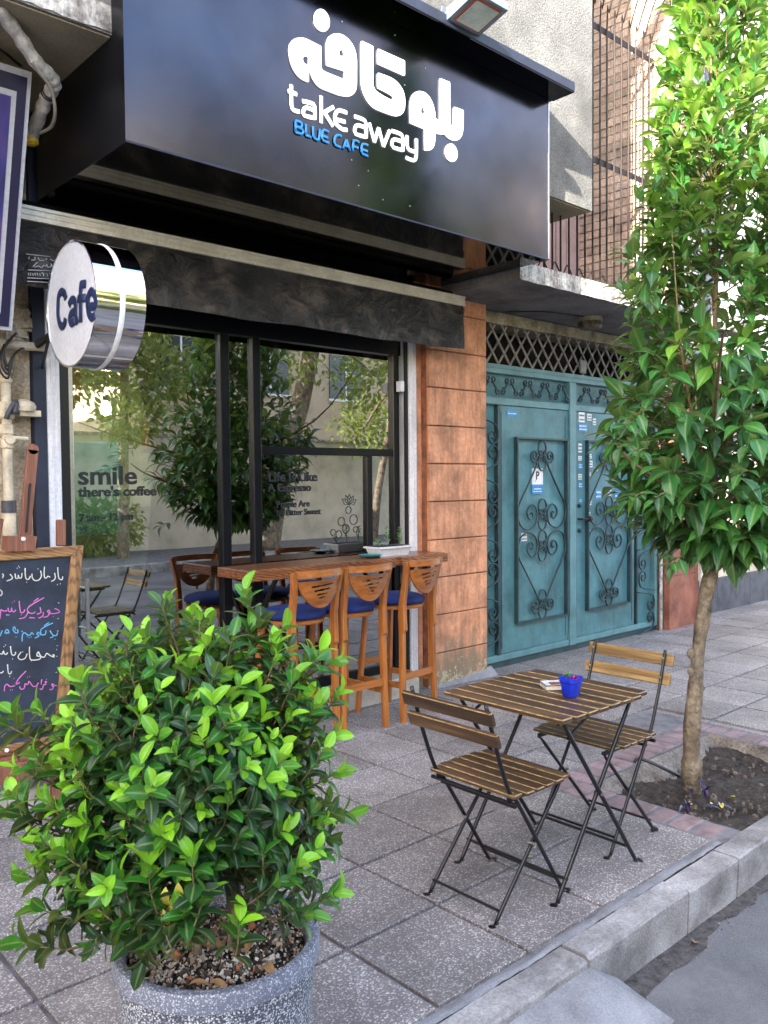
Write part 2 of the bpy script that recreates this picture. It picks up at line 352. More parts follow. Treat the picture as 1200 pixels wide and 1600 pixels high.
MT['shrub_leaf'] = leaf_mat('glossy shrub leaf', [(0.0, (.0025, .018, .011)), (.3, (.005, .042, .014)), (.6, (.020, .15, .010)), (1.0, (.20, .47, .015))], .36, .2, .04)
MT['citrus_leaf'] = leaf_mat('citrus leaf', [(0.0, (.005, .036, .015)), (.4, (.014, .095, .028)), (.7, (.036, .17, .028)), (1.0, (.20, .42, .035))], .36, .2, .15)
MT['far_leaf'] = leaf_mat('far foliage', [(0.0, (.03, .06, .015)), (.5, (.09, .14, .03)), (1.0, (.22, .26, .06))], .6, .35)

def spots(key, col, scale, lo, hi, amt=.8, detail=8):
    m = MT[key]; nt = m.node_tree; b = nt.nodes['Principled BSDF']; src = b.inputs['Base Color'].links[0].from_socket
    f = ramp(nt, noise(nt, coords(nt, 'world'), scale, detail, .7), [(lo, (0, 0, 0)), (hi, (amt,)*3)])
    nt.links.new(mixc(nt, src, col, f), b.inputs['Base Color'])
spots('gate_teal', (.10, .055, .03), 9, .66, .72, .8); spots('gate_teal', (.20, .33, .33), 2.2, .55, .75, .5)
spots('gate_iron', (.11, .05, .025), 22, .60, .70, .7)
spots('paver', (.06, .055, .055), 3.1, .60, .76, .55); spots('paver', (.035, .03, .03), 26, .70, .73, .8); spots('paver', (.42, .39, .36), 1.3, .55, .8, .3)
spots('kerb', (.10, .095, .09), 7, .56, .72, .7); spots('kerb', (.05, .045, .04), 45, .66, .70, .7)
spots('asphalt', (.24, .24, .25), .9, .50, .75, .6); spots('asphalt', (.05, .05, .055), 5, .60, .75, .7)
spots('terracotta', (.30, .13, .08), 7, .58, .74, .6); spots('terracotta', (.72, .42, .28), 3, .58, .75, .5)
spots('ramp', (.12, .12, .125), 6, .56, .72, .6)
spots('bark', (.12, .09, .06), 11, .52, .66, .8); spots('bark', (.46, .42, .33), 6, .56, .72, .6)
spots('tarp', (.13, .11, .09), 1.6, .55, .75, .5)
# ------------------------------------------------------------------ scene-graph helpers
WLOC = {}
def tag(o, label=None, cat=None, group=None, kind=None):
    if label: o['label'] = label
    if cat: o['category'] = cat
    if group: o['group'] = group
    if kind: o['kind'] = kind
    return o
def thing(name, loc, label, cat, group=None, kind=None):
    o = bpy.data.objects.new(name, None); C.objects.link(o); o.location = loc; o.empty_display_size = .1
    WLOC[o] = Vector(loc); return tag(o, label, cat, group, kind)
def copy_tree(o, parent=None):
    c = o.copy(); C.objects.link(c); c.parent = parent
    for ch in list(o.children): copy_tree(ch, c)
    return c
def place(o, parent, wloc):
    WLOC[o] = Vector(wloc)
    if parent: o.parent = parent; o.location = Vector(wloc)-WLOC[parent]
    else: o.location = wloc
def linkmesh(name, me, parent=None, wloc=(0, 0, 0), kind=None):
    o = bpy.data.objects.new(name, me); C.objects.link(o); place(o, parent, wloc)
    if kind: o['kind'] = kind
    return o
class MB:
    def __init__(s): s.v = []; s.f = []
    def add(s, vs, fs):
        b = len(s.v); s.v += [tuple(v) for v in vs]; s.f += [tuple(i+b for i in f) for f in fs]; return s
    def box(s, x0, x1, y0, y1, z0, z1):
        return s.add([(x, y, z) for x in (x0, x1) for y in (y0, y1) for z in (z0, z1)],
                     [(0, 1, 3, 2), (4, 6, 7, 5), (0, 4, 5, 1), (2, 3, 7, 6), (0, 2, 6, 4), (1, 5, 7, 3)])
    def cbox(s, x0, x1, y0, y1, z0, z1, c=.004, jit=0):
        V = []; idx = {}
        for sx in (0, 1):
            for sy in (0, 1):
                for sz in (0, 1):
                    X = (x0, x1)[sx]; Y = (y0, y1)[sy]; Z = (z0, z1)[sz]
                    cx = c*(1-2*sx); cy = c*(1-2*sy); cz = c*(1-2*sz)
                    for k, p in enumerate(((X, Y+cy, Z+cz), (X+cx, Y, Z+cz), (X+cx, Y+cy, Z))):
                        idx[(sx, sy, sz, k)] = len(V); V.append(tuple(q+random.uniform(-jit, jit) for q in p))
        F = []
        for a in (0, 1):
            F.append([idx[(a, y, z, 0)] for y, z in ((0, 0), (1, 0), (1, 1), (0, 1))])
            F.append([idx[(x, a, z, 1)] for x, z in ((0, 0), (1, 0), (1, 1), (0, 1))])
            F.append([idx[(x, y, a, 2)] for x, y in ((0, 0), (1, 0), (1, 1), (0, 1))])
        for a in (0, 1):
            for b in (0, 1):
                F.append([idx[(a, b, 0, 0)], idx[(a, b, 1, 0)], idx[(a, b, 1, 1)], idx[(a, b, 0, 1)]])
                F.append([idx[(a, 0, b, 0)], idx[(a, 1, b, 0)], idx[(a, 1, b, 2)], idx[(a, 0, b, 2)]])
                F.append([idx[(0, a, b, 1)], idx[(1, a, b, 1)], idx[(1, a, b, 2)], idx[(0, a, b, 2)]])
        for x in (0, 1):
            for y in (0, 1):
                for z in (0, 1): F.append([idx[(x, y, z, k)] for k in range(3)])
        return s.add(V, F)
    def beam(s, a, b, w, t, up=(0, 0, 1), c=0):
        a = Vector(a); b = Vector(b); d = (b-a); L = d.length; d.normalize()
        sd_ = d.cross(Vector(up)); sd_.normalize(); u = sd_.cross(d)
        n = len(s.v)
        if c: s.cbox(0, L, -w/2, w/2, -t/2, t/2, c)
        else: s.box(0, L, -w/2, w/2, -t/2, t/2)
        for i in range(n, len(s.v)):
            p = s.v[i]; s.v[i] = tuple(a+d*p[0]+sd_*p[1]+u*p[2])
        return s
    def tube(s, pts, r, n=6, caps=True, squash=None):
        pts = [Vector(p) for p in pts]; N = len(pts)
        rs = r if isinstance(r, (list, tuple)) else [r]*N
        t0 = (pts[1]-pts[0]).normalized(); up = Vector((0, 0, 1)) if abs(t0.z) < .9 else Vector((1, 0, 0))
        u = t0.cross(up).normalized(); b0 = len(s.v)
        for i, p in enumerate(pts):
            if i == 0: t = pts[1]-p
            elif i == N-1: t = p-pts[i-1]
            else: t = (pts[i+1]-p).normalized()+(p-pts[i-1]).normalized()
            if t.length < 1e-8: t = t0
            t = t.normalized(); u = (u-t*u.dot(t))
            u = u.normalized() if u.length > 1e-6 else t.orthogonal().normalized()
            w = t.cross(u)
            for k in range(n):
                a = 2*math.pi*k/n; q = (u*math.cos(a)+w*math.sin(a))*rs[i]
                if squash: q = Vector((q.x*squash[0], q.y*squash[1], q.z*squash[2]))
                s.v.append(tuple(p+q))
        for i in range(N-1):
            for k in range(n):
                a = b0+i*n+k; b = b0+i*n+(k+1) % n; s.f.append((a, b, b+n, a+n))
        if caps: s.f.append(tuple(b0+k for k in range(n))[::-1]); s.f.append(tuple(b0+(N-1)*n+k for k in range(n)))
        return s
    def lathe(s, prof, center, axis='Z', n=24, closed=True):
        b0 = len(s.v); c = Vector(center)
        for r, h in prof:
            for k in range(n):
                a = 2*math.pi*k/n; x = r*math.cos(a); y = r*math.sin(a)
                q = {'Z': (x, y, h), 'X': (h, x, y), 'Y': (x, h, y)}[axis]; s.v.append(tuple(c+Vector(q)))
        for i in range(len(prof)-1):
            for k in range(n):
                a = b0+i*n+k; b = b0+i*n+(k+1) % n; s.f.append((a, b, b+n, a+n))
        if closed:
            s.f.append(tuple(b0+k for k in range(n))); s.f.append(tuple(b0+(len(prof)-1)*n+k for k in range(n)))
        return s
    def prism(s, pts, off):
        n = len(pts); off = Vector(off)
        return s.add([Vector(p) for p in pts]+[Vector(p)+off for p in pts],
                     [tuple(range(n)), tuple(range(n, 2*n))]+[(i, (i+1) % n, (i+1) % n+n, i+n) for i in range(n)])
    def sheet(s, f, nu, nv):
        b = len(s.v)
        for i in range(nu+1):
            for j in range(nv+1): s.v.append(tuple(f(i/nu, j/nv)))
        for i in range(nu):
            for j in range(nv):
                a = b+i*(nv+1)+j; s.f.append((a, a+nv+1, a+nv+2, a+1))
        return s
    def build(s, name, m, parent=None, smooth=False, kind=None, origin=None):
        A = np.array(s.v); o = Vector(origin) if origin is not None else Vector(((A.min(0)+A.max(0))/2).tolist())
        me = bpy.data.meshes.new(name); me.from_pydata((A-np.array(o)).tolist(), [], s.f)
        bm = bmesh.new(); bm.from_mesh(me); bmesh.ops.recalc_face_normals(bm, faces=bm.faces); bm.to_mesh(me); bm.free()
        if smooth:
            me.shade_smooth()
            if smooth == 'auto': me.set_sharp_from_angle(angle=rad(35))
        me.materials.append(MT[m] if isinstance(m, str) else m)
        return linkmesh(name, me, parent, o, kind)
def B(name, m, parent, *a, c=0, kind=None, jit=0):
    mb = MB(); (mb.cbox(*a, c=c, jit=jit) if c else mb.box(*a)); return mb.build(name, m, parent, kind=kind)
def smoothpts(pts, n=4):
    P = [Vector(p) for p in pts]; out = []
    for i in range(len(P)-1):
        p0 = P[max(i-1, 0)]; p1 = P[i]; p2 = P[i+1]; p3 = P[min(i+2, len(P)-1)]
        for k in range(n):
            t = k/n; out.append(.5*((2*p1)+(p2-p0)*t+(2*p0-5*p1+4*p2-p3)*t*t+(3*p1-p0-3*p2+p3)*t*t*t))
    out.append(P[-1]); return out
def curve_glyph(name, splines, fn, depth, m, parent):
    """filled outline(s) with holes; fn maps traced 2-D points to the plane; returned as one mesh"""
    P = [[fn(*p) for p in s] for s in splines]
    o = P[0][0]
    cu = bpy.data.curves.new(name, 'CURVE'); cu.dimensions = '2D'; cu.fill_mode = 'BOTH'; cu.extrude = depth/2; cu.resolution_u = 4
    for s in P:
        sp = cu.splines.new('POLY'); sp.points.add(len(s)-1); sp.use_cyclic_u = True
        for i, p in enumerate(s): sp.points[i].co = (p.x-o.x, p.z-o.z, 0, 1)
    t = bpy.data.objects.new(name, cu); C.objects.link(t)
    me = bpy.data.meshes.new_from_object(t)
    bpy.data.objects.remove(t)
    for v in me.vertices: v.co = (v.co.x, -v.co.z, v.co.y)
    me.materials.clear(); me.materials.append(MT[m])
    return linkmesh(name, me, parent, o)
def text_mesh(name, s, size, wloc, m, parent, facing='-y', bold=0.0, depth=.002, sx=1.0):
    cu = bpy.data.curves.new(name, 'FONT'); cu.body = s; cu.size = size; cu.extrude = depth/2; cu.offset = bold; cu.resolution_u = 3
    t = bpy.data.objects.new(name, cu); C.objects.link(t)
    me = bpy.data.meshes.new_from_object(t)
    bpy.data.objects.remove(t)
    for v in me.vertices:
        x, y, z = v.co; v.co = (x*sx, -z, y)
    me.materials.clear(); me.materials.append(MT[m])
    return linkmesh(name, me, parent, wloc)

def worn(o):
    me = o.data; me.materials.append(MT['slat_edge'])
    for p in me.polygons:
        if 6 <= p.index < 18 and (p.index*7+o.name.__len__()*3) % 3: p.material_index = 1
    return o
MT['silt'] = plain('grey gutter silt', (.085, .08, .08), .95, var=.35, scale=30, bscale=200, bstr=.6, fine=.3)
# ================================================================== SETTING
def struct(name, m, mb, parent=None): 
    o = mb.build(name, m, parent); 
    if parent is None: o['kind'] = 'structure'
    return o
KY = 1.635            # inner edge of the kerb
PX0, PX1, PY0, PY1 = 3.61, 4.86, 1.66, 2.42     # tree pit
road = struct('road', 'asphalt', MB().sheet(lambda u, v: (-120+280*u, -5.8+(7.45)*v, -.17+.006*math.sin(9*u)*0), 1, 1))
struct('ground', 'asphalt', MB().box(-220, 300, -220, 300, -.6, -.30))
pave = thing('pavement', (2, 3, 0), None, None, kind='structure')
pb = MB()
pb.box(-14, PX0, KY, 4.9, -.25, -.002).box(PX1, 32, KY, 4.9, -.25, -.002).box(PX0, PX1, PY1, 4.9, -.25, -.002)
pb.build('mortar_bed', 'joint', pave)
struct('far_pavement', 'joint', MB().box(-40, 70, -9, -6.0, -.25, -.01))
P = .4242; tiles = []
EX0, EX1, EY1 = 3.43, 5.05, 2.60                # brick edging footprint
for i in range(-14, 32):
    for j in range(0, 7):
        x0 = .886+i*P; y0 = 1.675+(j)*P-.002; x1 = x0+P; y1 = y0+P
        if y0 > 4.7: continue
        if y0 < EY1-.02 and x1 > EX0 and x0 < EX1:
            if x0 < EX0 and EX0-x0 > .06: x1 = EX0
            elif x1 > EX1 and x1-EX1 > .06: x0 = EX1
            elif y1 > EY1 and y1-EY1 > .06: y0 = EY1
            else: continue
        tiles.append((x0, x1, y0, min(y1, 4.88)))
tiles.sort(key=lambda t: (t[0]-1.5)**2+t[2]**2*.5)
rest = MB(); full = None; cnt = 0
for x0, x1, y0, y1 in tiles:
    g = .0085; dz = random.uniform(-.002, .002)
    if x1 > 14: rest.cbox(x0+g, x1-g, y0+g, y1-g, -.02, dz, .004); continue
    if abs(x1-x0-P) < .001 and abs(y1-y0-P) < .001:
        if full is None:
            full = MB().cbox(-P/2+g, P/2-g, -P/2+g, P/2-g, -.02, 0, .002, .0005).build('paver', 'paver', pave); me = full.data
            full.location = Vector(((x0+x1)/2, (y0+y1)/2, dz))-WLOC[pave]
        else: 
            o = linkmesh('paver', me, pave, ((x0+x1)/2, (y0+y1)/2, dz-.01+.01))
            o.rotation_euler = (random.uniform(-.003, .003), random.uniform(-.003, .003), random.uniform(-.004, .004))
    else: B('paver', 'paver', pave, x0+g, x1-g, y0+g, y1-g, -.02, dz, c=.004)
    cnt += 1
if rest.v: rest.build('far_paver', 'paver', pave, kind='stuff')
# kerb
kerb = thing('kerb', (3, 1.57, 0), None, None, kind='structure')
kx = [-9, -6, -3.2, -1.5, -.3, .45, 1.05, 1.66, 2.27, 2.925, 3.33, 3.93, 4.52, 5.1, 5.75, 6.4, 7.1, 7.8, 8.6, 9.5, 10.5, 12, 14, 17, 21, 26, 32]
for a, b in zip(kx[:-1], kx[1:]):
    y1 = KY-random.uniform(-.001, .003); dz = random.uniform(-.001, .006)
    mb = MB(); z1 = dz; zb = -.2
    # a stone with a chamfered street edge
    prof = [(1.530, zb), (1.524, z1-.010), (1.530, z1-.002), (1.545, z1), (y1-.004, z1+.001), (y1, z1-.010), (y1, zb)]
    n = 7; L = max(2, int((b-a)/.12)); ring = []
    for k in range(L+1):
        x = a+.006+(b-a-.012)*k/L
        ring.append([(x, y+random.uniform(-.003, .003), z+random.uniform(-.003, .003)*(z > -.1)) for y, z in prof])
    vs_ = [p for r in ring for p in r]; fs = []
    for k in range(L):
        for q in range(n): fs.append((k*n+q, k*n+(q+1) % n, (k+1)*n+(q+1) % n, (k+1)*n+q))
    fs += [tuple(range(n)), tuple(L*n+q for q in range(n))]
    mb.add(vs_, fs).build('kerb_stone', 'kerb', kerb)
mb = MB()
for sa, sb in ((-9, PX0-.19), (PX1+.19, 30)):
    mb.sheet(lambda u, v: (sa+(sb-sa)*u, KY+.0015+.002*math.sin((sa+(sb-sa)*u)*23)*(1-v)+.002*math.sin((sa+(sb-sa)*u)*71)*(1-v)+(.034+.010*math.sin((sa+(sb-sa)*u)*5.1)+.006*math.sin((sa+(sb-sa)*u)*17))*v, .002+.003*math.sin(v*3.1)), 300, 2)
mb.build('mortar_strip', 'ramp', kerb)
MB().box(-9, PX0-.18, KY-.002, KY+.009, -.05, -.0008).box(PX1+.18, 30, KY-.002, KY+.009, -.05, -.0008).build('crack_dirt', 'soil', kerb)
# concrete ramp poured into the gutter
rp = MB().add([(-3, 1.535, -.035), (2.27, 1.535, -.022), (2.40, 1.50, -.10), (2.44, 1.36, -.168), (2.36, .85, -.19), (-3, .85, -.19), (1.2, 1.535, -.028), (1.4, .9, -.18)],
             [(0, 6, 7, 5), (6, 1, 2, 3, 7), (7, 3, 4), (5, 7, 4)])
struct('gutter_ramp', 'ramp', rp)
# shallow gutter strip darkened with silt
struct('gutter_silt', 'silt', MB().sheet(lambda u, v: (2.3+12*u, 1.535-(.075+.02*math.sin(u*60)+.012*math.sin(u*171)+.008*math.sin(u*520))*v, -.166+.004*(1-v)), 160, 1))
# tree pit
pit = thing('tree_pit', (4.2, 2.0, -.1), None, None, kind='structure')
mb = MB(); mb.sheet(lambda u, v: (PX0-.02+(PX1-PX0+.04)*u, KY+(PY1-KY+.02)*v, -.075+.02*math.sin(u*9+v*7)+random.uniform(-.008, .008)), 44, 30)
mb.build('soil', 'soil', pit, smooth=True)
mb = MB()
mb.sheet(lambda u, v: (PX0+.22*(1-v)**1.3*(1+.2*math.sin(u*14))-.01, PY1+.01-(PY1-KY)*u, -.10+.098*v+.004*math.sin(u*31)), 24, 4)
mb.sheet(lambda u, v: (PX0+(PX1-PX0)*u, PY1+.01-.16*(1-v)*(1+.25*math.sin(u*17)), -.12+.118*v), 30, 4)
mb.sheet(lambda u, v: (PX1-.05*(1-v), PY1-(PY1-KY)*u, -.12+.118*v), 20, 3)
mb.build('pit_rim', 'pit_wall', pit, smooth=True)
def ebrick(x0, x1, y0, y1):
    B('edging_brick', 'edge_brick', pit, x0+.006, x1-.006, y0+.006, y1-.006, -.04, random.uniform(.0, .005), c=.006, jit=.0015)
y = 1.685
while y < 2.58: ebrick(3.43, 3.605, y, min(y+.105, 2.6)); ebrick(4.87, 5.045, y, min(y+.105, 2.6)); y += .112
x = 3.615
while x < 4.86: ebrick(x, min(x+.105, 4.87), 2.425, 2.6); x += .112

# ================================================================== CAFE BUILDING
F, G, W = 4.32, 4.42, 4.50
cafe = thing('cafe_building', (3, F, 0), 'grey stuccoed cafe building with terracotta pillar, black signboard and glazed shopfront', 'building')
ov = MB()
ov.box(-8, 5.182, 3.455, 9, 3.446, 10)
ovh = ov.build('stucco_overhang', 'stucco', cafe)
B('soffit', 'soffit', cafe, -8, 5.17, 3.47, 4.45, 3.438, 3.445)
# flaking render strip along the front lower edge
mb = MB(); mb.sheet(lambda u, v: (-1+2.63*u, 3.449+.002*random.random(), 3.452+.10*v+.014*math.sin(u*40)*v+random.uniform(-.006, .006)), 60, 3)
mb.build('flaking_edge', 'slab_edge', cafe)
# pillar: clad in horizontal courses, each a block
pl = MB().box(4.415, 5.035, F+.02, 4.9, -.1, 3.44).build('pillar_core', 'reveal', cafe)
zs = [-.05, .262, .548, .828, 1.108, 1.39, 1.67, 1.95, 2.23, 2.505, 2.785, 3.07, 3.43]
for a, b in zip(zs[:-1], zs[1:]):
    B('cladding_block', 'terracotta', cafe, 4.408, 5.042, F, F+.035, a+.0035, b-.0035, c=.0045, jit=.0008)
wedge = MB().add([(4.43, F+.01, .03), (5.10, F+.01, .075), (5.10, F-.09, -.01), (4.52, F-.07, -.01), (4.43, F+.01, -.02), (5.10, F+.1, .07), (5.10, F+.1, -.02)],
                 [(0, 1, 2, 3), (0, 3, 4), (1, 5, 6, 2)])
wedge.build('mortar_wedge', 'ramp', cafe)
# left wall column and shutter guides
B('navy_strip', 'navy', cafe, 1.605, 1.668, 4.405, 4.6, -.1, 3.43)
for x0, x1 in ((1.672, 1.742), (4.297, 4.367)):
    g = B('shutter_guide', 'white_paint', cafe, x0, x1, 4.41, 4.47, -.1, 2.9, c=.004)
    for q in (.3, .68):
        B('guide_rib', 'white_paint', g, x0+(x1-x0)*q, x0+(x1-x0)*q+.008, 4.404, 4.4095, -.1, 2.9)
B('dark_gap_strip', 'black_metal', cafe, 4.268, 4.296, 4.43, 4.5, -.1, 2.9)  # black strip standing in for the dark gap beside the guide
B('dark_gap_strip', 'black_metal', cafe, 1.743, 1.80, 4.44, 4.5, -.1, 2.9)  # same black stand-in for the dark gap by the door frame
B('reveal_edge', 'terracotta', cafe, 4.368, 4.407, 4.405, 4.5, -.1, 3.0)
B('side_reveal', 'grey_wall', cafe, 4.262, 4.292, 4.445, 4.62, -.1, 2.9)
# sill/plinth under the windows
for a, b in ((1.83, 2.62), (2.625, 3.43), (3.435, 4.255)):
    B('sill_stone', 'stone', cafe, a, b, 4.29, 4.48, -.05, .15, c=.004)
B('lintel', 'black_metal', cafe, 1.6, 4.41, 4.44, 4.7, 2.60, 3.43)
B('step_stone', 'stone', cafe, .3, 1.82, 4.05, 4.6, -.1, .10, c=.006)
# room behind the glass
B('room_floor', 'room_floor', cafe, 1.2, 4.6, 4.62, 8, .0, .06)
B('room_ceiling', 'room_ceiling', cafe, 1.2, 4.6, 4.7, 8, 2.66, 2.72)
B('room_wall', 'room_wall', cafe, 1.2, 4.6, 7.0, 7.1, 0, 2.7)
B('room_wall', 'room_wall', cafe, 1.1, 1.25, 4.62, 8, 0, 2.7)
B('room_wall', 'room_wall', cafe, 4.55, 4.7, 4.62, 8, 0, 2.7)
B('room_pier', 'room_wall', cafe, 3.35, 3.75, 5.9, 6.99, 0, 2.66)
B('dark_alcove', 'room_dark', cafe, 2.6, 3.34, 6.4, 6.98, 0, 1.35)
p = B('ceiling_panel', 'panel_light', cafe, 2.15, 3.05, 5.05, 5.75, 2.645, 2.658)
for y_ in (5.05, 5.4, 5.745): B('panel_rail', 'white_paint', p, 2.15, 3.05, y_-.008, y_+.008, 2.636, 2.644)

# ---- shopfront frame with panes
shop = thing('shopfront_window', (3, W, .15), 'black framed shopfront glazing with chrome handled door behind the bar stools', 'shop window')
FR = 'frame_black'
B('mullion', FR, shop, 2.75, 2.812, W-.03, W+.05, .15, 2.52, c=.003)
B('mullion', FR, shop, 2.982, 3.04, W-.03, W+.05, .15, 2.52, c=.003)
B('mullion', FR, shop, 4.188, 4.246, W-.03, W+.05, .15, 2.52, c=.003)
B('mullion', FR, shop, 3.932, 3.985, W-.025, W+.045, 1.03, 1.722, c=.003)
B('top_rail', FR, shop, 1.835, 4.26, W-.035, W+.055, 2.455, 2.60, c=.003)
B('cross_rail', FR, shop, 3.041, 4.187, W-.03, W+.05, 1.724, 1.775, c=.003)
B('bottom_rail', FR, shop, 2.813, 4.187, W-.02, W+.05, .152, .215, c=.003)
B('bottom_rail', FR, shop, 1.836, 2.749, W-.02, W+.05, .152, .20, c=.003)
B('silver_stile', 'silver', shop, 1.808, 1.834, W-.03, W+.03, .1, 2.6, c=.003)
for x0, x1, z0, z1 in ((1.835, 2.75, .2, 2.456), (2.812, 2.982, .215, 2.456), (3.04, 4.188, .215, 1.03), (3.04, 3.932, 1.03, 1.724), (3.985, 4.188, 1.03, 1.724), (3.04, 4.188, 1.775, 2.456)):
    B('pane', 'glass', shop, x0, x1, W, W+.006, z0, z1)
h0 = aty(136, 905, W-.06); h1 = aty(139, 997, W-.06)
hd = MB().tube([(h0.x, W-.06, h1.z), (h0.x, W-.06, h0.z)], .011, 10); hd.tube([(h0.x, W-.06, h0.z-.05), (h0.x, W, h0.z-.05)], .007).tube([(h0.x, W-.06, h1.z+.05), (h0.x, W, h1.z+.05)], .007)
hd.build('door_handle', 'silver', shop, smooth='auto')
hd = MB().tube([(h0.x+.01, W+.07, h1.z), (h0.x+.01, W+.07, h0.z)], .011, 10).build('door_handle', 'silver', shop, smooth='auto')
# vinyl lettering on the glass
def vinyl(s, px, py, size, m='vinyl_dark', bold=.0, sx=1):
    a = aty(px, py, W-.004); return text_mesh('vinyl_lettering', s, size, (a.x, W-.004, a.z), m, shop, bold=bold, sx=sx)
vinyl('smile', 122, 757, .145, bold=.0025, sx=1.15); vinyl("there's coffee", 123, 776, .075, bold=.002, sx=1.12); vinyl('7 am - 12 pm', 124, 815, .058, bold=.001)
mb = MB(); a = aty(131, 829, W-.004)
for k in range(2):
    pts = [(a.x+(.022-.012*k)*math.cos(t)*(1 if k else 1.1), W-.004, a.z+(.022-.012*k)*math.sin(t)) for t in np.linspace(0, 2*math.pi, 5 if k == 0 else 13)+(.785 if k == 0 else 0)]
    mb.tube(pts, .0018, 4)
mb.build('vinyl_camera_icon', 'vinyl_dark', shop)
vinyl('Life Is Like', 419, 752, .085, bold=.002, sx=1.1); vinyl('A Espresso', 419, 768, .07, bold=.002, sx=1.1)
vinyl('People Are', 432, 793, .06, bold=.001); vinyl("It's Bitter Sweet", 432, 806, .056, bold=.001)
mb = MB()   # outline of a coffee plant on the lower right pane
for (px, py, r) in ((534, 815, .03), (553, 812, .035), (541, 826, .03), (530, 835, .026), (545, 797, .025), (521, 832, .022), (556, 827, .02)):
    a = aty(px, py, W-.004); mb.tube([(a.x+r*math.cos(t), W-.004, a.z+r*math.sin(t)) for t in np.linspace(0, 6.2832, 15)], .0022, 4)
for k in range(5):
    a = aty(546, 789, W-.004); an = .5+k*.5; d = Vector((math.cos(an), 0, math.sin(an)))*.075; q = Vector((-d.z, 0, d.x))*.28
    mb.tube([a, a+d*.5+q, a+d], .002, 4).tube([a, a+d*.5-q, a+d], .002, 4)
mb.build('vinyl_coffee_branch', 'vinyl_dark', shop)
B('wall_box', 'white_paint', shop, 4.20, 4.235, 4.40, 4.455, 2.19, 2.265, c=.004)
pts = smoothpts([(4.13, 4.6, 2.42), (4.14, 4.61, 2.2), (4.13, 4.62, 2.0), (4.15, 4.62, 1.85), (4.06, 4.63, 1.78)], 5)
MB().tube(pts, .012, 6).build('loose_cable', 'black_metal', shop, smooth=True)

# ---- things seen through the glass
sh = thing('wall_shelf', (2.6, 6.2, 1.62), 'small wooden shelf holding books inside the cafe behind the door glass', 'shelf')
s0 = aty(238, 700, 6.2); s1 = aty(297, 697, 6.2)
B('board', 'counter_wood', sh, s0.x, s1.x, 6.05, 6.4, s0.z-.035, s0.z, c=.004)
B('bracket', 'black_metal', sh, s0.x+.08, s0.x+.11, 6.2, 6.39, s0.z-.18, s0.z-.036); B('bracket', 'black_metal', sh, s1.x-.13, s1.x-.10, 6.2, 6.39, s0.z-.18, s0.z-.036)
bk = thing('book', (s0.x+.1, 6.15, s0.z), 'cream covered book reading 1984 standing on the shelf inside the cafe', 'book')
a = aty(247, 696, 6.12); b_ = aty(274, 656, 6.12)
B('cover', 'paper', bk, a.x, b_.x, 6.12, 6.15, s0.z+.001, b_.z, c=.002)
text_mesh('title', '1984', .10, (a.x+.035, 6.115, b_.z-.12), 'print_black', bk, bold=.003)
MB().lathe([(.0, -.04), (.03, -.035), (.045, 0), (.035, .03), (0, .035)], (a.x+.1, 6.112, s0.z+.06), 'Z', 12).build('tomato_picture', 'flower_red', bk, smooth=True)
bk2 = thing('book', (a.x-.05, 6.2, s0.z), 'dark book leaning behind the 1984 book on the cafe shelf', 'book')
B('cover', 'cover_brown', bk2, a.x-.045, a.x-.008, 6.13, 6.3, s0.z+.001, b_.z+.02, c=.002); B('pages', 'paper', bk2, a.x-.04, a.x-.014, 6.126, 6.1295, s0.z+.006, b_.z+.01)
a = aty(165, 637, 5.9)
pd = thing('pendant_lamp', (a.x, 5.9, 2.6), 'glowing bare bulb pendant hanging inside the cafe above the door glass', 'lamp')
MB().lathe([(0, -.06), (.03, -.045), (.04, -.01), (.03, .025), (.014, .05), (0, .055)], a, 'Z', 14).build('bulb', 'bulb', pd, smooth=True)
MB().tube([(a.x, a.y, a.z+.05), (a.x, a.y, 2.65)], .004).build('cord', 'cable', pd)
MB().lathe([(.016, .05), (.02, .09), (.01, .11)], a, 'Z', 10).build('socket', 'black_metal', pd)
a = aty(371, 525, 5.3)
em = thing('emergency_light', a, 'white twin headed emergency light on the wall inside the narrow window', 'emergency light')
B('body', 'white_card', em, a.x-.09, a.x+.09, 5.3, 5.36, a.z-.06, a.z+.05, c=.006)
for s in (-.05, .05): MB().lathe([(.0, -.05), (.035, -.045), (.03, 0), (.015, .01)], (a.x+s, 5.29, a.z-.01), 'Y', 12).build('lamp_head', 'lamp_glass', em, smooth='auto')
def plainbox(name, m, label, cat, *a, c=.004):
    o = B(name, m, None, *a, c=c); return tag(o, label, cat)
a = aty(503, 735, 5.8); b_ = aty(530, 850, 5.8)
plainbox('yellow_board', 'amber', 'upright yellow board standing inside the cafe beyond the counter', 'board', a.x, b_.x, 5.8, 5.84, .8, a.z)
a = aty(108, 690, 5.6); b_ = aty(190, 800, 5.6)
plainbox('teal_banner', 'teal_cloth', 'teal cloth banner hanging low inside behind the door glass', 'banner', a.x, b_.x, 5.6, 5.62, b_.z-.15, a.z)
a = aty(112, 572, 4.62); b_ = aty(127, 642, 4.62)
rs = thing('red_panel', a, 'red hanging panel with a sand coloured letter at the top left of the door glass', 'panel')
B('panel', 'red_sign', rs, a.x, b_.x, 4.62, 4.63, b_.z, a.z+.15, c=.002)
MB().tube(smoothpts([(a.x+.02, 4.612, a.z-.02), (a.x+.06, 4.612, a.z-.025), (a.x+.06, 4.612, a.z-.06), (a.x+.03, 4.612, a.z-.06)], 4), .007, 5).build('letter', 'sand', rs)
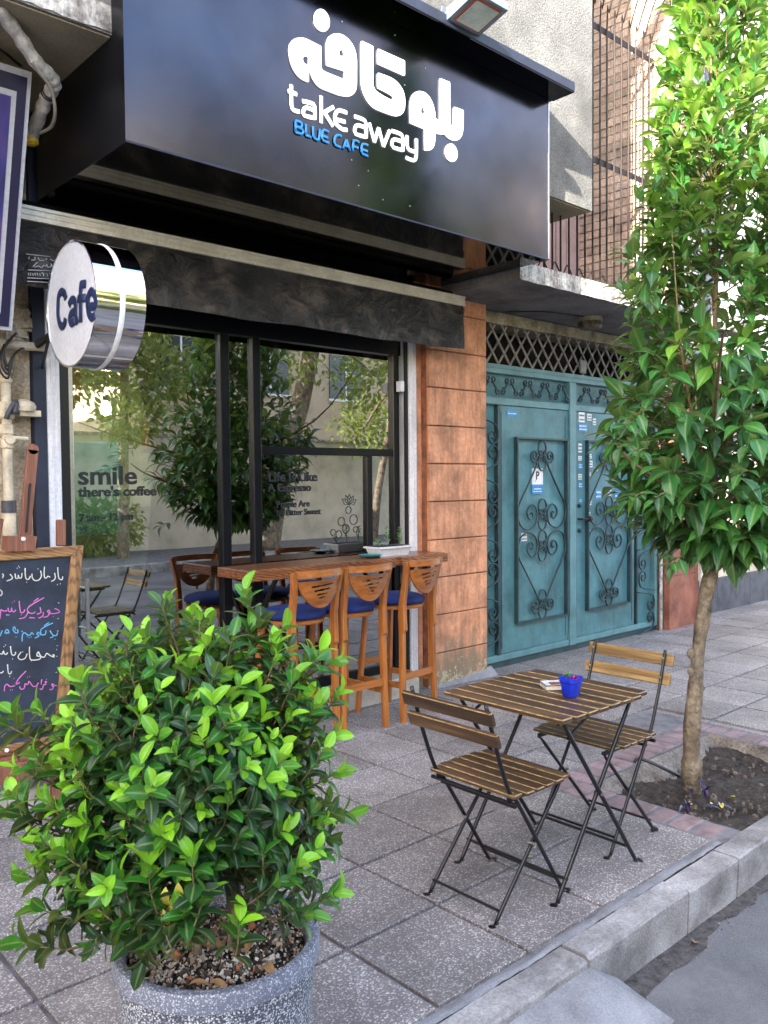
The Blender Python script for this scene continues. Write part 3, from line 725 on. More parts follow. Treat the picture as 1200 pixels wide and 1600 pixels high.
# interior table and dark chairs, under the counter level
it = thing('indoor_counter', (3.5, 5.6, 0), 'white service counter inside the cafe seen through the lower panes', 'counter')
B('front', 'white_card', it, 3.62, 4.3, 5.5, 6.2, .06, .88, c=.004); B('worktop', 'grey_wall', it, 3.58, 4.34, 5.44, 6.25, .881, .92, c=.004)
for k in range(4):
    o = thing('green_cup', (3.72+k*.1, 5.55, .92), ('leftmost', 'second from left', 'third from left', 'rightmost')[k]+' green cup in the row on the white counter inside', 'cup', 'green cups on the indoor counter')
    MT['gcup'] = MT.get('gcup') or plain('green cup plastic', (.12, .45, .04), .4)
    MB().lathe([(.025, 0), (.034, .10), (.03, .098), (.022, .01)], (3.72+k*.1, 5.55, .921), 'Z', 12).build('cup_body', 'gcup', o, smooth='auto')

# ================================================================== SIGNBOARD
SX0, SX1, SY, SZ0, SZ1 = 1.617, 4.521, 3.34, 2.967, 3.995
sign = thing('signboard', (3, SY, SZ0), 'long black gloss signboard with white Persian lettering over the words take away and BLUE CAFE', 'shop sign')
B('front_panel', 'black_gloss', sign, SX0, SX1, SY, SY+.004, SZ0, SZ1)
B('side_panel', 'frame_black', sign, SX0, SX0+.004, SY+.005, F-.001, SZ0, 3.443); B('side_panel', 'black_metal', sign, SX1-.004, SX1, SY+.005, F-.001, SZ0, 3.443)
B('side_panel', 'frame_black', sign, SX0, SX0+.004, SY+.005, 3.45, 3.444, SZ1); B('side_panel', 'black_metal', sign, SX1-.004, SX1, SY+.005, 3.45, 3.444, SZ1)
B('underside_panel', 'under_gloss', sign, SX0+.005, SX1-.005, SY+.005, F-.001, SZ0+.001, SZ0+.005)
B('edge_trim', 'navy', sign, SX0, SX1, SY-.003, SY-.0005, SZ0-.001, SZ0+.008)
B('edge_trim', 'silver', sign, SX1-.006, SX1+.001, SY-.003, SY-.0005, SZ0+.009, SZ1)
B('canopy_lip', 'navy', sign, SX0-.03, SX1+.045, SY-.17, 3.45, SZ1, SZ1+.06, c=.003)
B('lip_underside', 'under_gloss', sign, SX0-.02, SX1+.04, SY-.165, SY-.004, SZ1-.006, SZ1-.001)
def soft(pts):
    out = []; n = len(pts)
    for i in range(n):
        a, b, c_ = (Vector((*pts[j % n], 0)) for j in (i-1, i, i+1))
        d1 = (b-a); d2 = (c_-b)
        if d1.length < 1 or d2.length < 1: continue
        ang = d1.angle(d2)
        if ang < rad(50):
            k = min(d1.length, d2.length)*.3
            out += [(b-d1.normalized()*k)[:2], (b+d2.normalized()*k)[:2]] if ang > rad(8) else [b[:2]]
        else:
            k = min(4, d1.length*.2, d2.length*.2); out += [(b-d1.normalized()*k)[:2], (b+d2.normalized()*k)[:2]]
    return out
SG = SY-.006
def sg(X, Y): return aty(440+X/4, Y/4, SG)
def ell(cx, cy, rx, ry, rot=0, n=28):
    return [(cx+rx*math.cos(t)*math.cos(rot)-ry*math.sin(t)*math.sin(rot), cy+rx*math.cos(t)*math.sin(rot)+ry*math.sin(t)*math.cos(rot)) for t in np.linspace(0, 2*math.pi, n, endpoint=False)]
g1 = [(100,237),(140,237),(190,262),(245,290),(245,415),(250,435),(268,448),(375,492),(392,490),(392,445),(280,410),(278,290),(282,258),(294,230),(315,215),(338,210),(375,215),(405,235),(430,262),(450,295),(463,335),(468,380),(468,540),(460,572),(445,592),(420,604),(370,600),(310,578),(250,555),(222,535),(200,505),(182,465),(172,425),(168,412),(168,515),(140,503),(110,485),(85,455),(62,412),(48,360),(42,310),(48,280),(60,257),(78,243)]
g2 = [(497,255),(570,290),(570,520),(574,550),(590,572),(640,603),(685,626),(697,622),(697,605),(680,592),(600,550),(600,455),(655,475),(695,492),(728,520),(755,560),(768,600),(770,650),(766,690),(750,716),(722,728),(690,722),(640,704),(580,680),(548,650),(520,605),(503,555),(497,510)]
g3 = [(988,490),(1050,515),(1050,765),(1056,788),(1066,788),(1074,770),(1075,668),(1135,690),(1134,790),(1128,840),(1112,868),(1090,880),(1062,876),(1035,858),(1018,838),(990,840),(960,832),(958,880),(948,920),(930,938),(912,942),(893,940),(893,808),(803,770),(803,660),(808,615),(822,585),(848,569),(880,572),(910,590),(932,622),(950,670),(958,710),(960,742),(975,750),(988,745)]
for nm, sp in (('persian_letter', [soft(g1), soft([(130,360),(150,350),(167,358),(167,408),(145,402),(132,385)]), soft([(358,320),(374,308),(390,330),(391,360),(358,346)])]),
               ('persian_letter', [soft(g2)]), ('persian_letter', [soft([(600,305),(768,380),(768,475),(600,400)])]),
               ('persian_letter', [soft(g3), soft([(868,685),(880,665),(895,688),(896,718),(868,706)])]),
               ('letter_dot', [ell(250,127,47,72,-.25)]), ('letter_dot', [ell(1060,955,36,57,-.2)])):
    curve_glyph(nm, sp, sg, .007, 'letter_white', sign)
def strokes(name, lines, fn, r, m, parent, n=6, squash=(1, .35, 1), sm=2):
    mb = MB()
    for l in lines:
        pts = [fn(*p) for p in l]
        if len(pts) == 1: pts = [pts[0]-Vector((r*.5, 0, 0)), pts[0]+Vector((r*.5, 0, 0))]
        elif sm and len(pts) > 2: pts = smoothpts(pts, sm)
        mb.tube(pts, r, n, squash=squash)
    return mb.build(name, m, parent, smooth=True)
for L in ([[(60,530),(61,650),(75,688),(112,698)],[(40,568),(95,590)]], [[(130,632),(185,645),(206,665),(208,745)],[(206,692),(155,672),(137,690),(142,722),(207,738)]],
          [[(247,600),(247,768)],[(325,668),(268,702)],[(268,702),(322,790)]], [[(408,705),(362,690),(340,705),(332,740),(345,780),(380,808),(410,812)],[(335,745),(398,762)]],
          [[(455,728),(508,746),(527,772),(529,862)],[(528,800),(478,782),(458,800),(464,838),(528,856)]], [[(548,768),(580,888)],[(580,888),(607,800)],[(607,800),(637,915)],[(637,915),(676,815)]],
          [[(688,818),(740,836),(757,860),(758,945)],[(757,888),(705,870),(690,892),(700,922),(757,938)]], [[(785,848),(786,910),(800,938),(840,950)],[(843,868),(842,975),(825,1003),(778,985)]]):
    strokes('latin_letter', L, sg, .0112, 'letter_white', sign)
for L in ([[(88,755),(88,826)],[(88,755),(118,764),(128,782),(118,798),(90,790)],[(90,790),(126,806),(136,824),(122,838),(88,826)]], [[(152,775),(153,845)],[(153,845),(186,858)]], [[(197,790),(198,848),(216,872),(234,868),(240,808)]],
          [[(296,826),(264,812),(252,840),(260,878),(296,892)],[(254,848),(290,862)]], [[(376,852),(346,845),(330,870),(336,906),(372,920)]], [[(385,930),(405,872)],[(405,872),(430,946)],[(392,908),(422,920)]],
          [[(486,890),(450,878),(446,945)],[(447,915),(480,924)]], [[(541,908),(508,900),(499,926),(506,960),(541,976)],[(501,934),(538,946)]]):
    strokes('blue_letter', L, sg, .0075, 'letter_blue', sign)
mb = MB()
for px, py in ((549,250),(534,34),(617,55),(608,124),(632,133),(575,267),(664,107),(560,290),(598,312),(640,322)):
    a = aty(px, py, SY-.001); mb.lathe([(.004, -.003), (.004, 0)], a, 'Y', 8)
mb.build('panel_screws', 'silver', sign)
# floodlight on the lip
a = aty(728, 38, SY-.19)
fl = thing('floodlight', (a.x, a.y, SZ1+.02), 'flat grey floodlight fixed on the top lip of the black signboard', 'floodlight')
ux = Vector((.98, -.02, -.0)).normalized()
def flp(x, y, z): return Vector((a.x+x, a.y+y-.07, SZ1+.055+z-.32*y*0))
hb = MB(); hb.prism([flp(-.13, -.12, .03), flp(.13, -.12, .03), flp(.13, .10, -.03), flp(-.13, .10, -.03)], (0, .01, .045)); hb.build('housing', 'grey_pole', fl)
hb = MB()
for k in range(13): x_ = -.12+.02*k; hb.prism([flp(x_, -.10, .078), flp(x_+.006, -.10, .078), flp(x_+.006, .10, .022), flp(x_, .10, .022)], (0, .003, .02))
hb.build('cooling_fin', 'grey_pole', fl)
MB().prism([flp(-.10, -.10, .0225), flp(.10, -.10, .0225), flp(.10, .07, -.0245), flp(-.10, .07, -.0245)], (0, -.002, -.003)).build('rim', 'orange_rim', fl)
MB().prism([flp(-.088, -.09, .015), flp(.088, -.09, .015), flp(.088, .06, -.026), flp(-.088, .06, -.026)], (0, -.002, -.003)).build('lamp_glass', 'lamp_glass', fl)
MB().beam((a.x-.11, a.y+.08, SZ1+.05), (a.x-.11, a.y+.06, SZ1+.12), .03, .006).beam((a.x+.11, a.y+.08, SZ1+.05), (a.x+.11, a.y+.06, SZ1+.12), .03, .006).beam((a.x-.12, a.y+.08, SZ1+.064), (a.x+.12, a.y+.08, SZ1+.064), .04, .006).build('bracket', 'grey_pole', fl)

# ================================================================== AWNING
aw = thing('awning', (3, 4.15, 2.85), 'retracted black awning with cream front rail and crinkled cloth valance', 'awning')
AY = 4.12
ra = MB().box(1.44, 4.575, AY, AY+.05, 2.80, 2.868); ra.box(1.44, 4.575, AY-.008, AY, 2.80, 2.812).box(1.44, 4.575, AY-.005, AY, 2.826, 2.836).box(1.44, 4.575, AY-.008, AY, 2.853, 2.868)
ra.build('front_rail', 'alu', aw)
MB().lathe([(.045, 0), (.045, 3.05)], (1.48, AY+.11, 2.88), 'X', 16).build('roller_tube', 'black_metal', aw, smooth='auto')
def clothf(u, v):
    x = 1.45+3.115*u; z = 2.802-(.308+.004*math.sin(u*9+.6)-.003*math.cos(u*23)+.012*max(0, math.sin(u*3.14159)))*v
    w = v**.6
    return (x, AY+.012+w*(.008*math.sin(x*13+3*v)+.012*math.sin(x*5.1)), z)
MB().sheet(clothf, 220, 16).build('valance', 'tarp', aw, smooth=True)
for x_ in (1.5, 4.5): B('arm', 'black_metal', aw, x_, x_+.03, AY+.05, F-.005, 2.82, 2.86, c=.004)
tg = MB(); a = aty(44, 398, AY-.02); b_ = aty(99, 446, AY-.02)
tagp = MB().sheet(lambda u, v: (a.x+(b_.x-a.x)*u+.01*v, AY-.022+.005*math.sin(u*9), a.z-.006*u-(a.z-b_.z-.02)*v), 10, 4).build('maker_tag', 'vinyl_dark', aw, smooth=True)
def tg_(X, Y): return aty(X/4.8, 350+Y/4.8, AY-.032)
strokes('tag_writing', [[(195,225),(380,245)],[(215,262),(222,245)],[(235,270),(262,268),(262,245)],[(285,250),(300,275),(335,272)],[(345,270),(352,255)],[(375,262),(400,275),(425,262),(430,245)],
   [(245,322),(268,300),(285,285)],[(258,325),(290,315),(310,328),(330,310),(345,320)],[(350,300),(360,325),(390,312),(380,300),(400,330)],[(210,345),(390,352)],[(212,365),(216,390)],[(228,365),(232,390)],[(245,368),(250,390)],[(262,366),(266,390)],[(280,366),(284,390)],[(298,370),(302,390)],[(312,368),(330,372),(322,392)],[(352,372),(358,392)],[(370,372),(380,376),(376,395)],[(205,405),(390,412)],[(205,430),(388,440)]],
   tg_, .0026, 'tag_grey', aw, 4, sm=2)
hk = aty(722, 488, AY); MB().tube(smoothpts([(hk.x, AY, 2.80), (hk.x+.02, AY, 2.77), (hk.x+.01, AY, 2.74), (hk.x-.01, AY, 2.75)], 4), .004, 5).build('end_hook', 'black_metal', aw)

# ================================================================== ROUND CAFE SIGN
DX = 1.53; DC = Vector((DX, 3.725, 2.345)); DR = .278; DW = .22
dr = thing('drum_sign', DC, 'round white projecting sign reading Cafe with a polished steel drum edge', 'shop sign')
MB().lathe([(0, -.002), (DR-.010, -.002), (DR-.008, .0)], DC, 'X', 64, closed=False).build('face', 'drum_face', dr, smooth='auto')
MB().lathe([(DR-.008, -.001), (DR-.007, -.006), (DR, -.006), (DR, .10)], DC, 'X', 72, closed=False).build('rim', 'chrome', dr, smooth='auto')
MB().lathe([(DR-.012, .10), (DR-.012, .125)], DC, 'X', 72, closed=False).build('groove', 'white_card', dr, smooth='auto')
MB().lathe([(DR, .125), (DR, DW)], DC, 'X', 72, closed=False).build('rim', 'chrome', dr, smooth='auto')
MB().lathe([(DR-.001, .099), (DR+.004, .108), (DR+.004, .117), (DR-.001, .126)], DC, 'X', 72, closed=False).build('band', 'white_card', dr, smooth='auto')
MB().lathe([(0, DW), (DR-.001, DW)], DC, 'X', 48, closed=False).build('back_face', 'drum_face', dr)
def df(X, Y): return atx(118+(X/4.8-118)*.93, 350+Y/4.8*1.0, DX-.006)
for L in ([[(486,562),(474,520),(448,508),(428,545),(423,620),(424,690),(438,750),(458,768),(476,745),(484,705)]], [[(512,610),(530,572),(556,572),(566,610),(567,690),(582,745)],[(566,650),(528,672),(518,712),(530,745),(560,722)]],
          [[(648,450),(620,452),(606,480),(606,738)],[(584,562),(648,552)]], [[(664,622),(728,608),(722,545),(695,505),(670,535),(662,610),(672,672),(695,702),(728,680)]]):
    strokes('sign_letter', L, df, .0185, 'navy_letter', dr, 8, (.12, 1, 1), 3)
br = MB().tube([(DX+.1, DC.y+DR-.02, DC.z-.03), (DX+.08, 4.40, DC.z-.10)], .02, 8).tube([(DX+.04, DC.y+DR+.05, DC.z-.03), (DX+.12, 4.40, DC.z-.2)], .008, 6)
br.build('wall_bracket', 'black_metal', dr, smooth='auto')
lp = MB()
for k in range(4):
    lp.tube(smoothpts([(DX-.03-.02*k, 4.33, DC.z-.05-.02*k), (DX-.10-.01*k, 4.30, DC.z-.13-.03*k), (DX-.09, 4.29, DC.z-.22-.02*k), (DX-.05, 4.31, DC.z-.16), (DX+.04, 4.38, DC.z-.10)], 5), .006, 5)
lp.build('power_cable', 'cable', dr, smooth=True)

# ================================================================== LEFT NEIGHBOUR
lb = thing('left_building', (0, 4.45, 0), 'stained cream plaster wall of the neighbouring building left of the cafe door', 'building')
mb = MB().sheet(lambda u, v: (-6+7.6*u, 4.44+.006*math.sin(u*60+v*9), -.1+3.55*v), 60, 20); mb.build('wall', 'plaster', lb, smooth=True)
MB().box(-6, 1.6, 4.46, 9, -.1, 3.44).build('wall_core', 'plaster', lb)
mb = MB()
for k in range(9):
    a = aty(random.uniform(22, 45), random.uniform(478, 535), 4.41); mb.cbox(a.x-.04, a.x+.04, 4.40, 4.45, a.z-.03, a.z+.03, .012, .01)
mb.build('broken_plaster', 'plaster', lb)
# violet banner box leaning out over the street
bn = thing('violet_sign', (1.1, 4.0, 2.6), 'violet lightbox sign with pale double border hanging at the upper left edge', 'shop sign')
T0 = aty(50, 113, 3.80); B0 = aty(19, 517, 4.12); wdir = Vector((-1, 0, 0))
def bp(u, v, d=0): 
    q = T0.lerp(B0, v)+wdir*(1.5*u); nrm = (B0-T0).cross(wdir).normalized(); nrm = nrm if nrm.y < 0 else -nrm
    return q+nrm*d
def quad(u0, u1, v0, v1, d, t, name, m):
    MB().prism([bp(u0, v0, d), bp(u1, v0, d), bp(u1, v1, d), bp(u0, v1, d)], bp(0, 0, -t)-bp(0, 0, 0)).build(name, m, bn)
quad(0, 1, 0, 1, 0, .04, 'box', 'banner_white'); quad(.012, 1, .025, .985, .004, .003, 'border', 'purple_dark')
quad(.040, 1, .085, .935, .008, .003, 'pale_line', 'banner_white'); quad(.055, 1, .108, .912, .012, .003, 'print', 'purple')
# insulated pipe with cable and tape
ip = thing('insulated_pipe', aty(80, 130, 3.75), 'white wrapped air conditioning pipe bending beside the black signboard', 'pipe')
pp = [aty(-6, 10, 3.55), aty(25, 50, 3.62), aty(55, 95, 3.69), (aty(80, 121, 3.74)), aty(84, 135, 3.78), aty(74, 150, 3.85), aty(64, 175, 3.95), aty(50, 212, 4.1)]
sp_ = smoothpts(pp, 6); MB().tube(sp_, [.029+.003*math.sin(i*1.7)+.0015*random.random() for i in range(len(sp_))], 12).build('wrapped_pipe', 'insulation', ip, smooth=True)
a = aty(49, 217, 4.1); MB().lathe([(.02, -.03), (.034, -.02), (.03, .02), (.02, .03)], a, 'Z', 9).build('tape_end', 'yellow_tape', ip)
for q in (28.3, 29.3):
    i = int(q); t = (sp_[i+1]-sp_[i]).normalized(); c_ = sp_[i].lerp(sp_[i+1], q-i); u = t.orthogonal().normalized(); w = t.cross(u)
    MB().tube([c_+(u*math.cos(k)+w*math.sin(k))*.032 for k in np.linspace(0, 6.28, 15)], .004, 4).build('tie', 'cable', ip)
MB().tube(smoothpts([aty(48, 95, 3.66), aty(62, 113, 3.7), aty(76, 132, 3.74), aty(83, 150, 3.78), aty(86, 178, 3.85), aty(80, 198, 3.95), aty(62, 208, 4.05)], 6), .008, 6).build('pale_cable', 'cable_pale', ip, smooth=True)
for k in range(3):
    o = MB().tube(smoothpts([aty(-8, 28+22*k, 3.8), aty(12, 62+12*k, 3.85), aty(30, 85+8*k, 3.95), aty(52, 108, 4.05)], 5), .006, 5).build('wall_cable', 'cable', None, smooth=True)
    tag(o, ('upper', 'middle', 'lowest')[k]+' of the thin dark cables sagging under the beige soffit', 'cable', 'dark cables under the soffit')
# gas riser
gp = thing('gas_pipe', (1.35, 4.38, 0), 'cream painted gas pipe with valves and regulator on the plaster wall', 'pipe')
GY = 4.37
def gq(px, py): return aty(px, py, GY)
a = gq(6, 560); b_ = gq(15, 800); xg = gq(10, 640).x
MB().tube([(xg, GY, gq(10, 790).z-.9), (xg, GY, gq(10, 560).z)], .024, 12).build('riser', 'cream_pipe', gp, smooth='auto')
MB().tube([(xg, GY, gq(10, 782).z), (xg, GY, gq(10, 801).z)], .036, 12).build('tape_band', 'pipe_tape', gp, smooth='auto')
MB().tube([(xg, GY, gq(10, 802).z), (xg, GY, .2)], .033, 12).build('sleeve', 'cream_pipe', gp, smooth='auto')
for y0, y1, r in ((575, 583, .036), (590, 600, .032), (628, 655, .042), (662, 680, .036), (683, 702, .032)):
    MB().lathe([(r*.7, gq(10, y1).z), (r, gq(10, y1).z+.008), (r, gq(10, y0).z-.008), (r*.7, gq(10, y0).z)], (xg, GY, 0), 'Z', 6 if r > .033 else 12).build('coupling', 'cream_pipe', gp)
MB().tube([(xg, GY, gq(10, 538).z), (xg+.20, GY, gq(40, 540).z)], .022, 10).tube([(xg-.3, GY, gq(10, 538).z), (xg, GY, gq(10, 538).z)], .03, 10).build('side_branch', 'cream_pipe', gp, smooth='auto')
a = gq(37, 635); MB().lathe([(.02, -.03), (.055, -.025), (.06, .0), (.05, .02), (.02, .035)], (a.x, GY, a.z), 'Z', 14).box(a.x-.03, a.x+.075, GY-.03, GY+.03, a.z-.05, a.z-.02).build('regulator', 'cream_pipe', gp, smooth='auto')
a = gq(19, 687); MB().tube([(a.x-.02, GY-.04, a.z+.01), (a.x+.06, GY-.05, a.z+.005)], .009, 6).lathe([(.024, -.05), (.024, -.02)], (xg, GY, a.z), 'Y', 10).build('tap_handle', 'cream_pipe', gp)
MB().tube(smoothpts([gq(4, 655)-Vector((0, .05, 0)), gq(10, 640)-Vector((0, .06, 0)), gq(20, 628)-Vector((0, .05, 0)), gq(16, 648)-Vector((0, .06, 0))], 4), .013, 6).build('grey_wrap', 'pipe_tape', gp, smooth=True)
# ================================================================== GATE
gate = thing('iron_gate', (6.4, G, 0), 'teal double iron gate with scrollwork panels and stickers between two reddish pillars', 'gate')
GX0, GX1 = 5.045, 7.76
def gz(px, py): return aty(px, py, G).z
def gx(px, py): return aty(px, py, G).x
cx0, cx1 = gx(888, 800), gx(898, 800)
B('backing_sheet', 'gate_teal', gate, GX0, GX1, G+.03, G+.035, .06, 2.42)
B('top_rail', 'gate_light', gate, GX0, GX1, G-.015, G+.03, 2.405, 2.480, c=.004)
B('top_rail', 'gate_light', gate, GX0, GX1, G-.022, G-.016, 2.445, 2.478, c=.002)
B('band_rail', 'gate_light', gate, GX0, cx0-.002, G-.01, G+.03, 2.155, 2.212, c=.004); B('band_rail', 'gate_light', gate, cx1+.002, GX1, G-.01, G+.03, 2.155, 2.212, c=.004)
B('centre_stile', 'gate_light', gate, cx0, cx1, G-.02, G+.03, .06, 2.404, c=.004)
B('outer_stile', 'gate_light', gate, GX1-.05, GX1, G-.02, G+.03, .06, 2.404, c=.004)
B('threshold', 'gate_iron', gate, GX0, GX1, G+.0, G+.03, .0, .058)
B('bottom_rail', 'gate_light', gate, GX0, cx0-.002, G-.01, G+.028, .062, .115, c=.004); B('bottom_rail', 'gate_light', gate, cx1+.002, GX1-.052, G-.01, G+.028, .062, .115, c=.004)
# iron scrolls
def spiral(c, r0, a0, turns, sgn, r1=.25, n=16):
    return [Vector((c[0]+r0*(1-(1-r1)*t)*math.cos(a0+sgn*turns*6.2832*t), c[1], c[2]+r0*(1-(1-r1)*t)*math.sin(a0+sgn*turns*6.2832*t))) for t in np.linspace(0, 1, n)]
IR = .0062; GS = G-.022
def iron(name, lines, parent, r=IR):
    mb = MB()
    for l in lines: mb.tube(l, r, 5, squash=(1, 1.6, 1))
    return mb.build(name, 'gate_iron', parent, smooth=True)
def oval(xc, zc, rx, rz, n=18): return [Vector((xc+rx*math.cos(t), GS, zc+rz*math.sin(t))) for t in np.linspace(0, 6.2832, n)]
def rosette(xc, zc, s, parent, wing=True):
    L = [oval(xc, zc+.062*s, .052*s, .062*s), oval(xc, zc-.062*s, .052*s, .062*s)]
    for sx in (-1, 1):
        for sz in (-1, 1):
            L.append(spiral((xc+sx*.024*s, GS, zc+sz*.026*s), .022*s, -sz*1.5708, 1.1, sx*sz, .3, 10))
        if wing: L.append([Vector((xc+sx*.052*s, GS, zc-.06*s))]+spiral((xc+sx*.105*s, GS, zc-.004), .055*s, -1.9 if sx > 0 else -1.24, 1.45, sx, .25, 18))
    iron('rosette', L, parent)
def leaf_panel(xa, xb, parent):
    z0, z1 = .345, 1.90; w = .014; zm = 1.115; xc = (xa+xb)/2
    for a in ((xa, xa+w, G-.04, G-.001, z0, z1), (xb-w, xb, G-.04, G-.001, z0, z1), (xa+w, xb-w, G-.04, G-.001, z0, z0+w), (xa+w, xb-w, G-.04, G-.001, z1-w, z1)):
        B('panel_frame', 'gate_iron', parent, *a)
    k = (xb-xa)/.70
    for sx in (-1, 1):
        for sz in (-1, 1):
            q = [(.045, .62), (.12, .50), (.24, .33), (.315, .22), (.33, .14), (.29, .05), (.20, .012), (.10, .05), (.068, .13), (.085, .19), (.135, .225), (.185, .20), (.205, .15), (.18, .105), (.145, .10), (.125, .13), (.14, .16), (.16, .15)]
            iron('scroll', [smoothpts([(xc+sx*a*k, GS, zm+sz*b*.98) for a, b in q], 3)], parent)
    rosette(xc, zm+.135, 1.05*k, parent, False); rosette(xc, zm-.135, 1.05*k, parent, False)
    rosette(xc, zm+.635, 1.0*k, parent); rosette(xc, zm-.635, 1.0*k, parent)
lx0 = gx(781, 700)
for (xa, xb, pa, pb_) in ((lx0, cx0-.003, gx(803, 800), gx(882.5, 800)), (cx1+.003, gx(991, 800), gx(914, 800), gx(981, 800))):
    lf = B('gate_leaf', 'gate_teal', gate, xa, xb, G-.001, G+.028, .118, 2.152, c=.003)
    for e in ((xa+.012, xa+.020, .16, 2.10), (xb-.05, xb-.042, .16, 2.10)):
        B('leaf_seam', 'gate_iron', lf, e[0], e[1], G-.004, G-.0015, e[2], e[3])
    leaf_panel(pa, pb_, lf)
# fixed side panels with S scrolls
rx0 = gx(993, 800)
for xa, xb, side in ((GX0, lx0-.004, 1), (rx0+.003, GX1-.052, -1)):
    B('side_frame', 'gate_iron', gate, (xb-.035) if side > 0 else xa, xb if side > 0 else xa+.02, G-.012, G+.028, .118, 2.152)
    wd = xb-xa-.05; xr = xb-.04 if side > 0 else xb-.01
    z = 2.02
    for k in range(4 if side > 0 else 5):
        zc = 1.83-.475*k if side > 0 else 1.9-.42*k
        L = []
        for sz in (-1, 1):
            r = .068; cx_ = xr-r-.005 if (side > 0 or k % 2 == 0) else xa+.03+r
            sgn = sz*(1 if (side > 0 or k % 2 == 0) else -1); a0 = 0 if (side > 0 or k % 2 == 0) else math.pi
            hook = [Vector((xa-.02 if (side > 0 or k % 2 == 0) else xr, GS, zc+sz*.215)), Vector(((xa+cx_)/2 if (side > 0 or k % 2 == 0) else (xr+cx_)/2, GS, zc+sz*.195)), Vector((cx_+math.cos(a0)*r*.7, GS, zc+sz*(.07+.085)))]
            L.append(smoothpts(hook+spiral((cx_, GS, zc+sz*.066), r, a0, 1.35, -sz*(1 if a0 == 0 else -1), .2, 16), 2))
        iron('side_scroll', L, gate)
# wave of scrolls in the top band
def band(xa, xb, n):
    u = (xb-xa)/n
    for k in range(n):
        x = xa+u*(k+.5); L = []
        for s in (-1, 1):
            L.append(smoothpts([(x+s*u*.5, GS, 2.245), (x+s*u*.30, GS, 2.275), (x+s*u*.12, GS, 2.33)]+[tuple(p) for p in spiral((x+s*(.030), GS, 2.352), .030, -math.pi/2-s*.6, 1.2, s, .25, 12)], 2))
            L.append(spiral((x+s*(u*.5-.032), GS, 2.26), .032, math.pi/2, 1.25, s, .25, 12))
        iron('band_scroll', L, gate)
band(GX0+.02, cx0-.01, 5); band(cx1+.02, GX1-.06, 5)
# lock furniture
for py in (790, 829):
    a = aty(907, py, G-.02); MB().lathe([(.012, -.012), (.018, -.006), (.018, .02)], a, 'Y', 12).build('lock_rosette', 'gate_iron', gate, smooth='auto')
a = aty(909, 811, G-.02); MB().tube([(a.x-.03, G, a.z), (a.x-.03, G-.05, a.z), (a.x+.07, G-.05, a.z)], .01, 8).lathe([(0, -.03), (.024, -.024), (.028, 0), (.02, .02), (0, .03)], (a.x+.09, G-.05, a.z), 'X', 12).build('door_knob', 'rust_bar', gate, smooth='auto')
# small advertising stickers, flat print
def sticker(px, py, w, h, m, lines=2):
    a = aty(px, py, G-.004)
    s = B('sticker', m, gate, a.x-w/2, a.x+w/2, G-.0042, G-.0024, a.z-h/2, a.z+h/2)
    mb = MB()
    for k in range(lines):
        zz = a.z+h/2-h*(k+.7)/(lines+.4); xx = a.x-w*.4
        while xx < a.x+w*.36:
            q = random.uniform(.006, .018); mb.box(xx, min(xx+q, a.x+w*.42), G-.0052, G-.0043, zz-h*.11, zz+h*.09*random.uniform(.3, 1)); xx += q+.005
    mb.build('print', 'print_black' if m == 'white_card' else 'white_card', s)
sticker(800, 646, .13, .05, 'card_blue', 1)
for px, py, w, h, m in ((909, 652, .09, .09, 'white_card'), (921, 652, .07, .06, 'white_card'), (911, 668, .14, .07, 'card_blue'), (929, 659, .05, .06, 'white_card'),
     (906.5, 700, .055, .08, 'white_card'), (906.5, 716, .055, .04, 'white_card'), (907, 728, .06, .05, 'card_blue'), (906.5, 745, .055, .05, 'white_card'), (907, 758, .06, .05, 'card_blue'), (907, 782, .05, .03, 'card_blue'),
     (920, 701, .06, .04, 'card_blue'), (921, 713, .07, .04, 'white_card'), (922, 725, .08, .06, 'white_card'), (920, 741, .06, .03, 'white_card'), (932, 733, .05, .035, 'white_card'), (935, 772, .09, .09, 'card_blue'), (921, 784, .06, .06, 'white_card'), (920, 806, .045, .07, 'white_card'), (922, 831, .06, .04, 'card_blue'), (965, 772, .10, .07, 'card_blue'), (953, 770, .05, .05, 'white_card'), (852, 717-.0, .03, .03, 'white_card'), (888-4, 708, .055, .045, 'card_blue'), (819, 839, .075, .07, 'white_card')):
    sticker(px, py, w, h, m, 2)
a = aty(839, 752, G-.006)
npk = thing('no_parking_notice', a, 'white and blue card with a crossed letter P on the left gate leaf', 'notice')
zt = gz(839, 732); zb = gz(839, 772); zm_ = gz(839, 757); w = .075
B('card', 'white_card', npk, a.x-w, a.x+w, G-.012, G-.008, zm_, zt); B('blue_strip', 'card_blue', npk, a.x-w, a.x+w, G-.012, G-.008, zb, zm_-.0005)
text_mesh('letter_p', 'P', .095, (a.x-.025, G-.0125, zm_+.045), 'print_black', npk, bold=.003)
MB().beam((a.x-.035, G-.0135, zm_+.025), (a.x-.01, G-.0135, zm_+.045), .004, .001, (0, 1, 0)).build('stroke', 'print_black', npk)
B('print_line', 'white_card', npk, a.x-.05, a.x+.05, G-.0132, G-.0125, zb+.04, zb+.048); B('print_line', 'white_card', npk, a.x-.06, a.x+.06, G-.0132, G-.0125, zb+.02, zb+.026)
